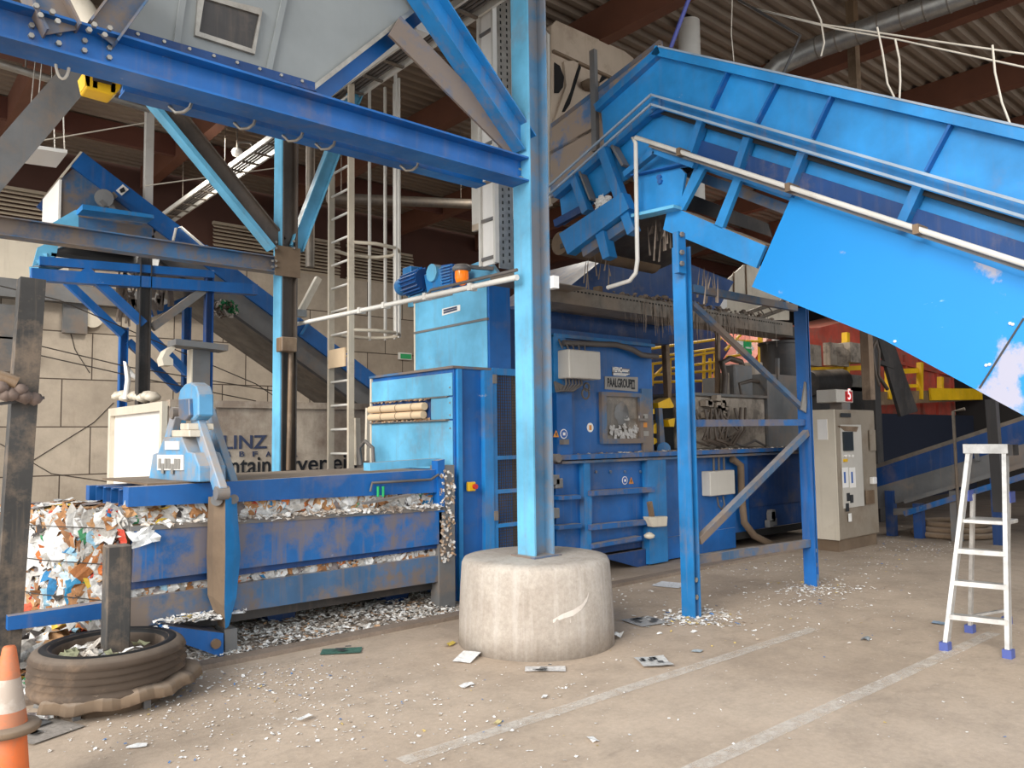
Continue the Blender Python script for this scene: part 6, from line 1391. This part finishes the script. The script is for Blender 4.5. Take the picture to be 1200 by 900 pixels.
# ================================================================== paper on the floor
def fsheet(px, py, w, l, rz, label, col=(236, 234, 230), tilt=0, cr=.006, name='paper_sheet', printed=False):
    p = PZ(px, py); m = MB(); m.col = tuple(lin(c) for c in col)
    m.sheet(p+V((0, 0, .006+abs(tilt)*w/2)), w, l, rz, tilt, cr)
    o = m.build(name, M['paper'], recalc=False)
    if printed:
        b = MB(); b.col = (.1, .1, .1)
        for i in range(6):
            q = p+V((rnd.uniform(-.3, .3)*w, rnd.uniform(-.35, .35)*l, .0)); q = V((q.x, q.y, .02)); b.sheet(q, rnd.uniform(.03, .3)*w, rnd.uniform(.1, .3)*l, rz, 0, 0)
        b.build('printed_block', M['paper'], o, recalc=False)
    return tag(o, label, 'paper')
fsheet(547, 773, .2, .14, .5, 'flat white folded card on the floor left of the round base', tilt=.12)
fsheet(639, 785, .28, .12, -.75, 'printed white leaflet at the front foot of the round base', (216, 212, 208), printed=True)
fsheet(766, 777, .22, .26, -.6, 'crumpled printed newspaper page on the floor right of the round base', (206, 204, 200), cr=.02, printed=True)
fsheet(400, 764, .3, .16, -.6, 'dark green printed page lying by the kerb', (72, 110, 96), printed=True)
fsheet(756, 729, .3, .3, -.2, 'printed newspaper sheet beside the near foot of the support frame', (176, 174, 172), printed=True)
fsheet(785, 686, .3, .3, .3, 'white sheet lying left of the near post under the bottom tie', (222, 224, 228))
fsheet(817, 764, .07, .07, .3, 'small pale blue-grey square on the floor right of the newspaper page', (176, 186, 190))
fsheet(547, 805, .1, .05, .2, 'torn white scrap in front of the white folded card', cr=.02)
fsheet(357, 845, .1, .04, .3, 'torn white scrap on the floor left of the centre', cr=.02)
fsheet(160, 876, .1, .04, -.4, 'white strip on the floor right of the traffic cones', cr=.015)
fsheet(50, 858, .3, .3, .4, 'grey newspaper sheet lying beside the traffic cones', (150, 142, 134), printed=True)
fsheet(583, 848, .06, .03, .4, 'small yellowish scrap on the floor in the lower centre', (214, 196, 140))
fsheet(1015, 750, .1, .06, .2, 'grey folded scrap left of the stepladder', (150, 156, 160), cr=.02)
fsheet(1100, 731, .1, .1, .2, 'pale blue scrap behind the left foot of the stepladder', (140, 160, 180))
fsheet(527, 757, .12, .05, .5, 'yellow wrapper at the left foot of the round base', (216, 190, 90), cr=.03)
fsheet(722, 748, .12, .08, .2, 'crumpled white paper at the right foot of the round base', cr=.05)
fsheet(695, 868, .08, .04, 1.2, 'white strip on the floor in front of the round base', cr=.01)
fsheet(638, 818, .06, .03, .6, 'tiny white chip on the floor in front of the round base', cr=.01)
m = MB()
SCR = [(238, 236, 232)]*14+[(214, 206, 196)]*6+[(186, 170, 150)]*2+[(90, 130, 180), (206, 180, 110)]
def scat(px, py, sx, sy, n, smin=.008, smax=.03, ok=None):
    for _ in range(n):
        x, y = rnd.gauss(px, sx), rnd.gauss(py, sy)
        if y < 560 or y > 960: continue
        p = PZ(x, y)
        if p.x > 20: continue
        if (p.x-4.24)**2+(p.y-4.66)**2 < .42: continue
        if p.y > 6.0 and p.x > 6.1: continue
        m.col = tuple(lin(c) for c in rnd.choice(SCR)); s = rnd.uniform(smin, smax)
        zz = .004+(.03 if 5.80 < p.y < 6.9 and p.x < 4.5 else 0)
        m.sheet(p+V((0, 0, zz)), s, s*rnd.uniform(.3, 1.1), rnd.uniform(0, 3.1), rnd.uniform(-.3, .3), s*.25)
scat(700, 780, 260, 60, 300, .004, .016); scat(400, 835, 160, 40, 700, .005, .02); scat(815, 725, 26, 7, 300, .01, .05); scat(955, 690, 26, 6, 300, .01, .04); scat(930, 705, 90, 22, 420, .006, .025)
def bank(x, y): u = min(1, max(0, (y-5.81)/.95)); return .07*math.sin(u*math.pi*.6)
for _ in range(5200):
    x = rnd.uniform(1.75, 4.45); y = 5.82+rnd.random()**1.3*.75
    if rnd.random() > .35+.65*math.sin(x*3.1+y*4)**2: continue
    m.col = tuple(lin(c) for c in rnd.choice([(238, 236, 232)]*5+[(212, 204, 194)]*3+[(170, 160, 150)]*3+[(186, 150, 116)])); s = rnd.uniform(.01, .05)
    m.sheet(V((x, y, bank(x, y)+.016+rnd.uniform(0, .012))), s, s*rnd.uniform(.4, 1.1), rnd.uniform(0, 3.1), rnd.uniform(-.4, .4), s*.3)
for _ in range(260):
    m.col = tuple(lin(c) for c in rnd.choice(SCR)); s = rnd.uniform(.02, .08); m.sheet(V((2.02+rnd.gauss(0, .12), 5.90+rnd.gauss(0, .05), .30+rnd.uniform(0, .03))), s, s*.6, rnd.uniform(0, 3), 0, .02)
scat(880, 665, 40, 5, 120); scat(1010, 660, 40, 12, 160); scat(1060, 640, 40, 10, 140); scat(1100, 645, 30, 5, 80); scat(300, 795, 60, 12, 260, .006, .025); scat(180, 820, 50, 20, 160, .006, .02); scat(180, 845, 120, 30, 260, .005, .018); scat(700, 690, 40, 14, 150); scat(1010, 760, 90, 40, 100, .004, .014); scat(1150, 790, 60, 40, 30, .004, .014)
tag(m.build('paper_confetti', M['paper'], recalc=False), 'small white paper shreds scattered all over the hall floor', 'paper shreds', kind='stuff')
m = MB()
for _ in range(160):
    p = V((rnd.uniform(-.3, 1.75), rnd.uniform(5.95, 7.2), 0)); p.z = .05+max(0, .2*(1-abs(p.y-6.6)))*rnd.random(); crumple_sheet(m, p, (rnd.uniform(-.5, .3), rnd.uniform(-.8, .3), 1), rnd.uniform(.1, .3), rnd.uniform(.08, .2), .03)
for _ in range(60):
    p = PZ(rnd.gauss(45, 18), rnd.gauss(790, 20)); p.z = .03; crumple_sheet(m, p, (0, -.2, 1), rnd.uniform(.05, .14), .08, .02)
tag(m.build('paper_heap', M['paper'], recalc=False), 'loose heap of waste paper and cardboard below the open end of the press channel', 'paper heap', kind='stuff')
# grey dirt bank along the channel foot
m = MB(); nx, ny = 60, 10; g = []
for i in range(nx+1):
    for j in range(ny+1):
        x = 1.5+i*(3.1/nx); y = 5.81+j*(1.0/ny); h = .006+bank(x, y)*(.8+.3*rnd.random())
        g.append(V((x, y, .004 if j == 0 or i in (0, nx) else h)))
m.add(g, [(i*(ny+1)+j, (i+1)*(ny+1)+j, (i+1)*(ny+1)+j+1, i*(ny+1)+j+1) for i in range(nx) for j in range(ny)], True)
tag(m.build('dirt_bank', concrete('dirt', (150, 136, 122), (190, 176, 162), .4, 6, bump=.8), recalc=False), 'low bank of grey dirt along the foot of the press channel', 'dirt', kind='stuff')
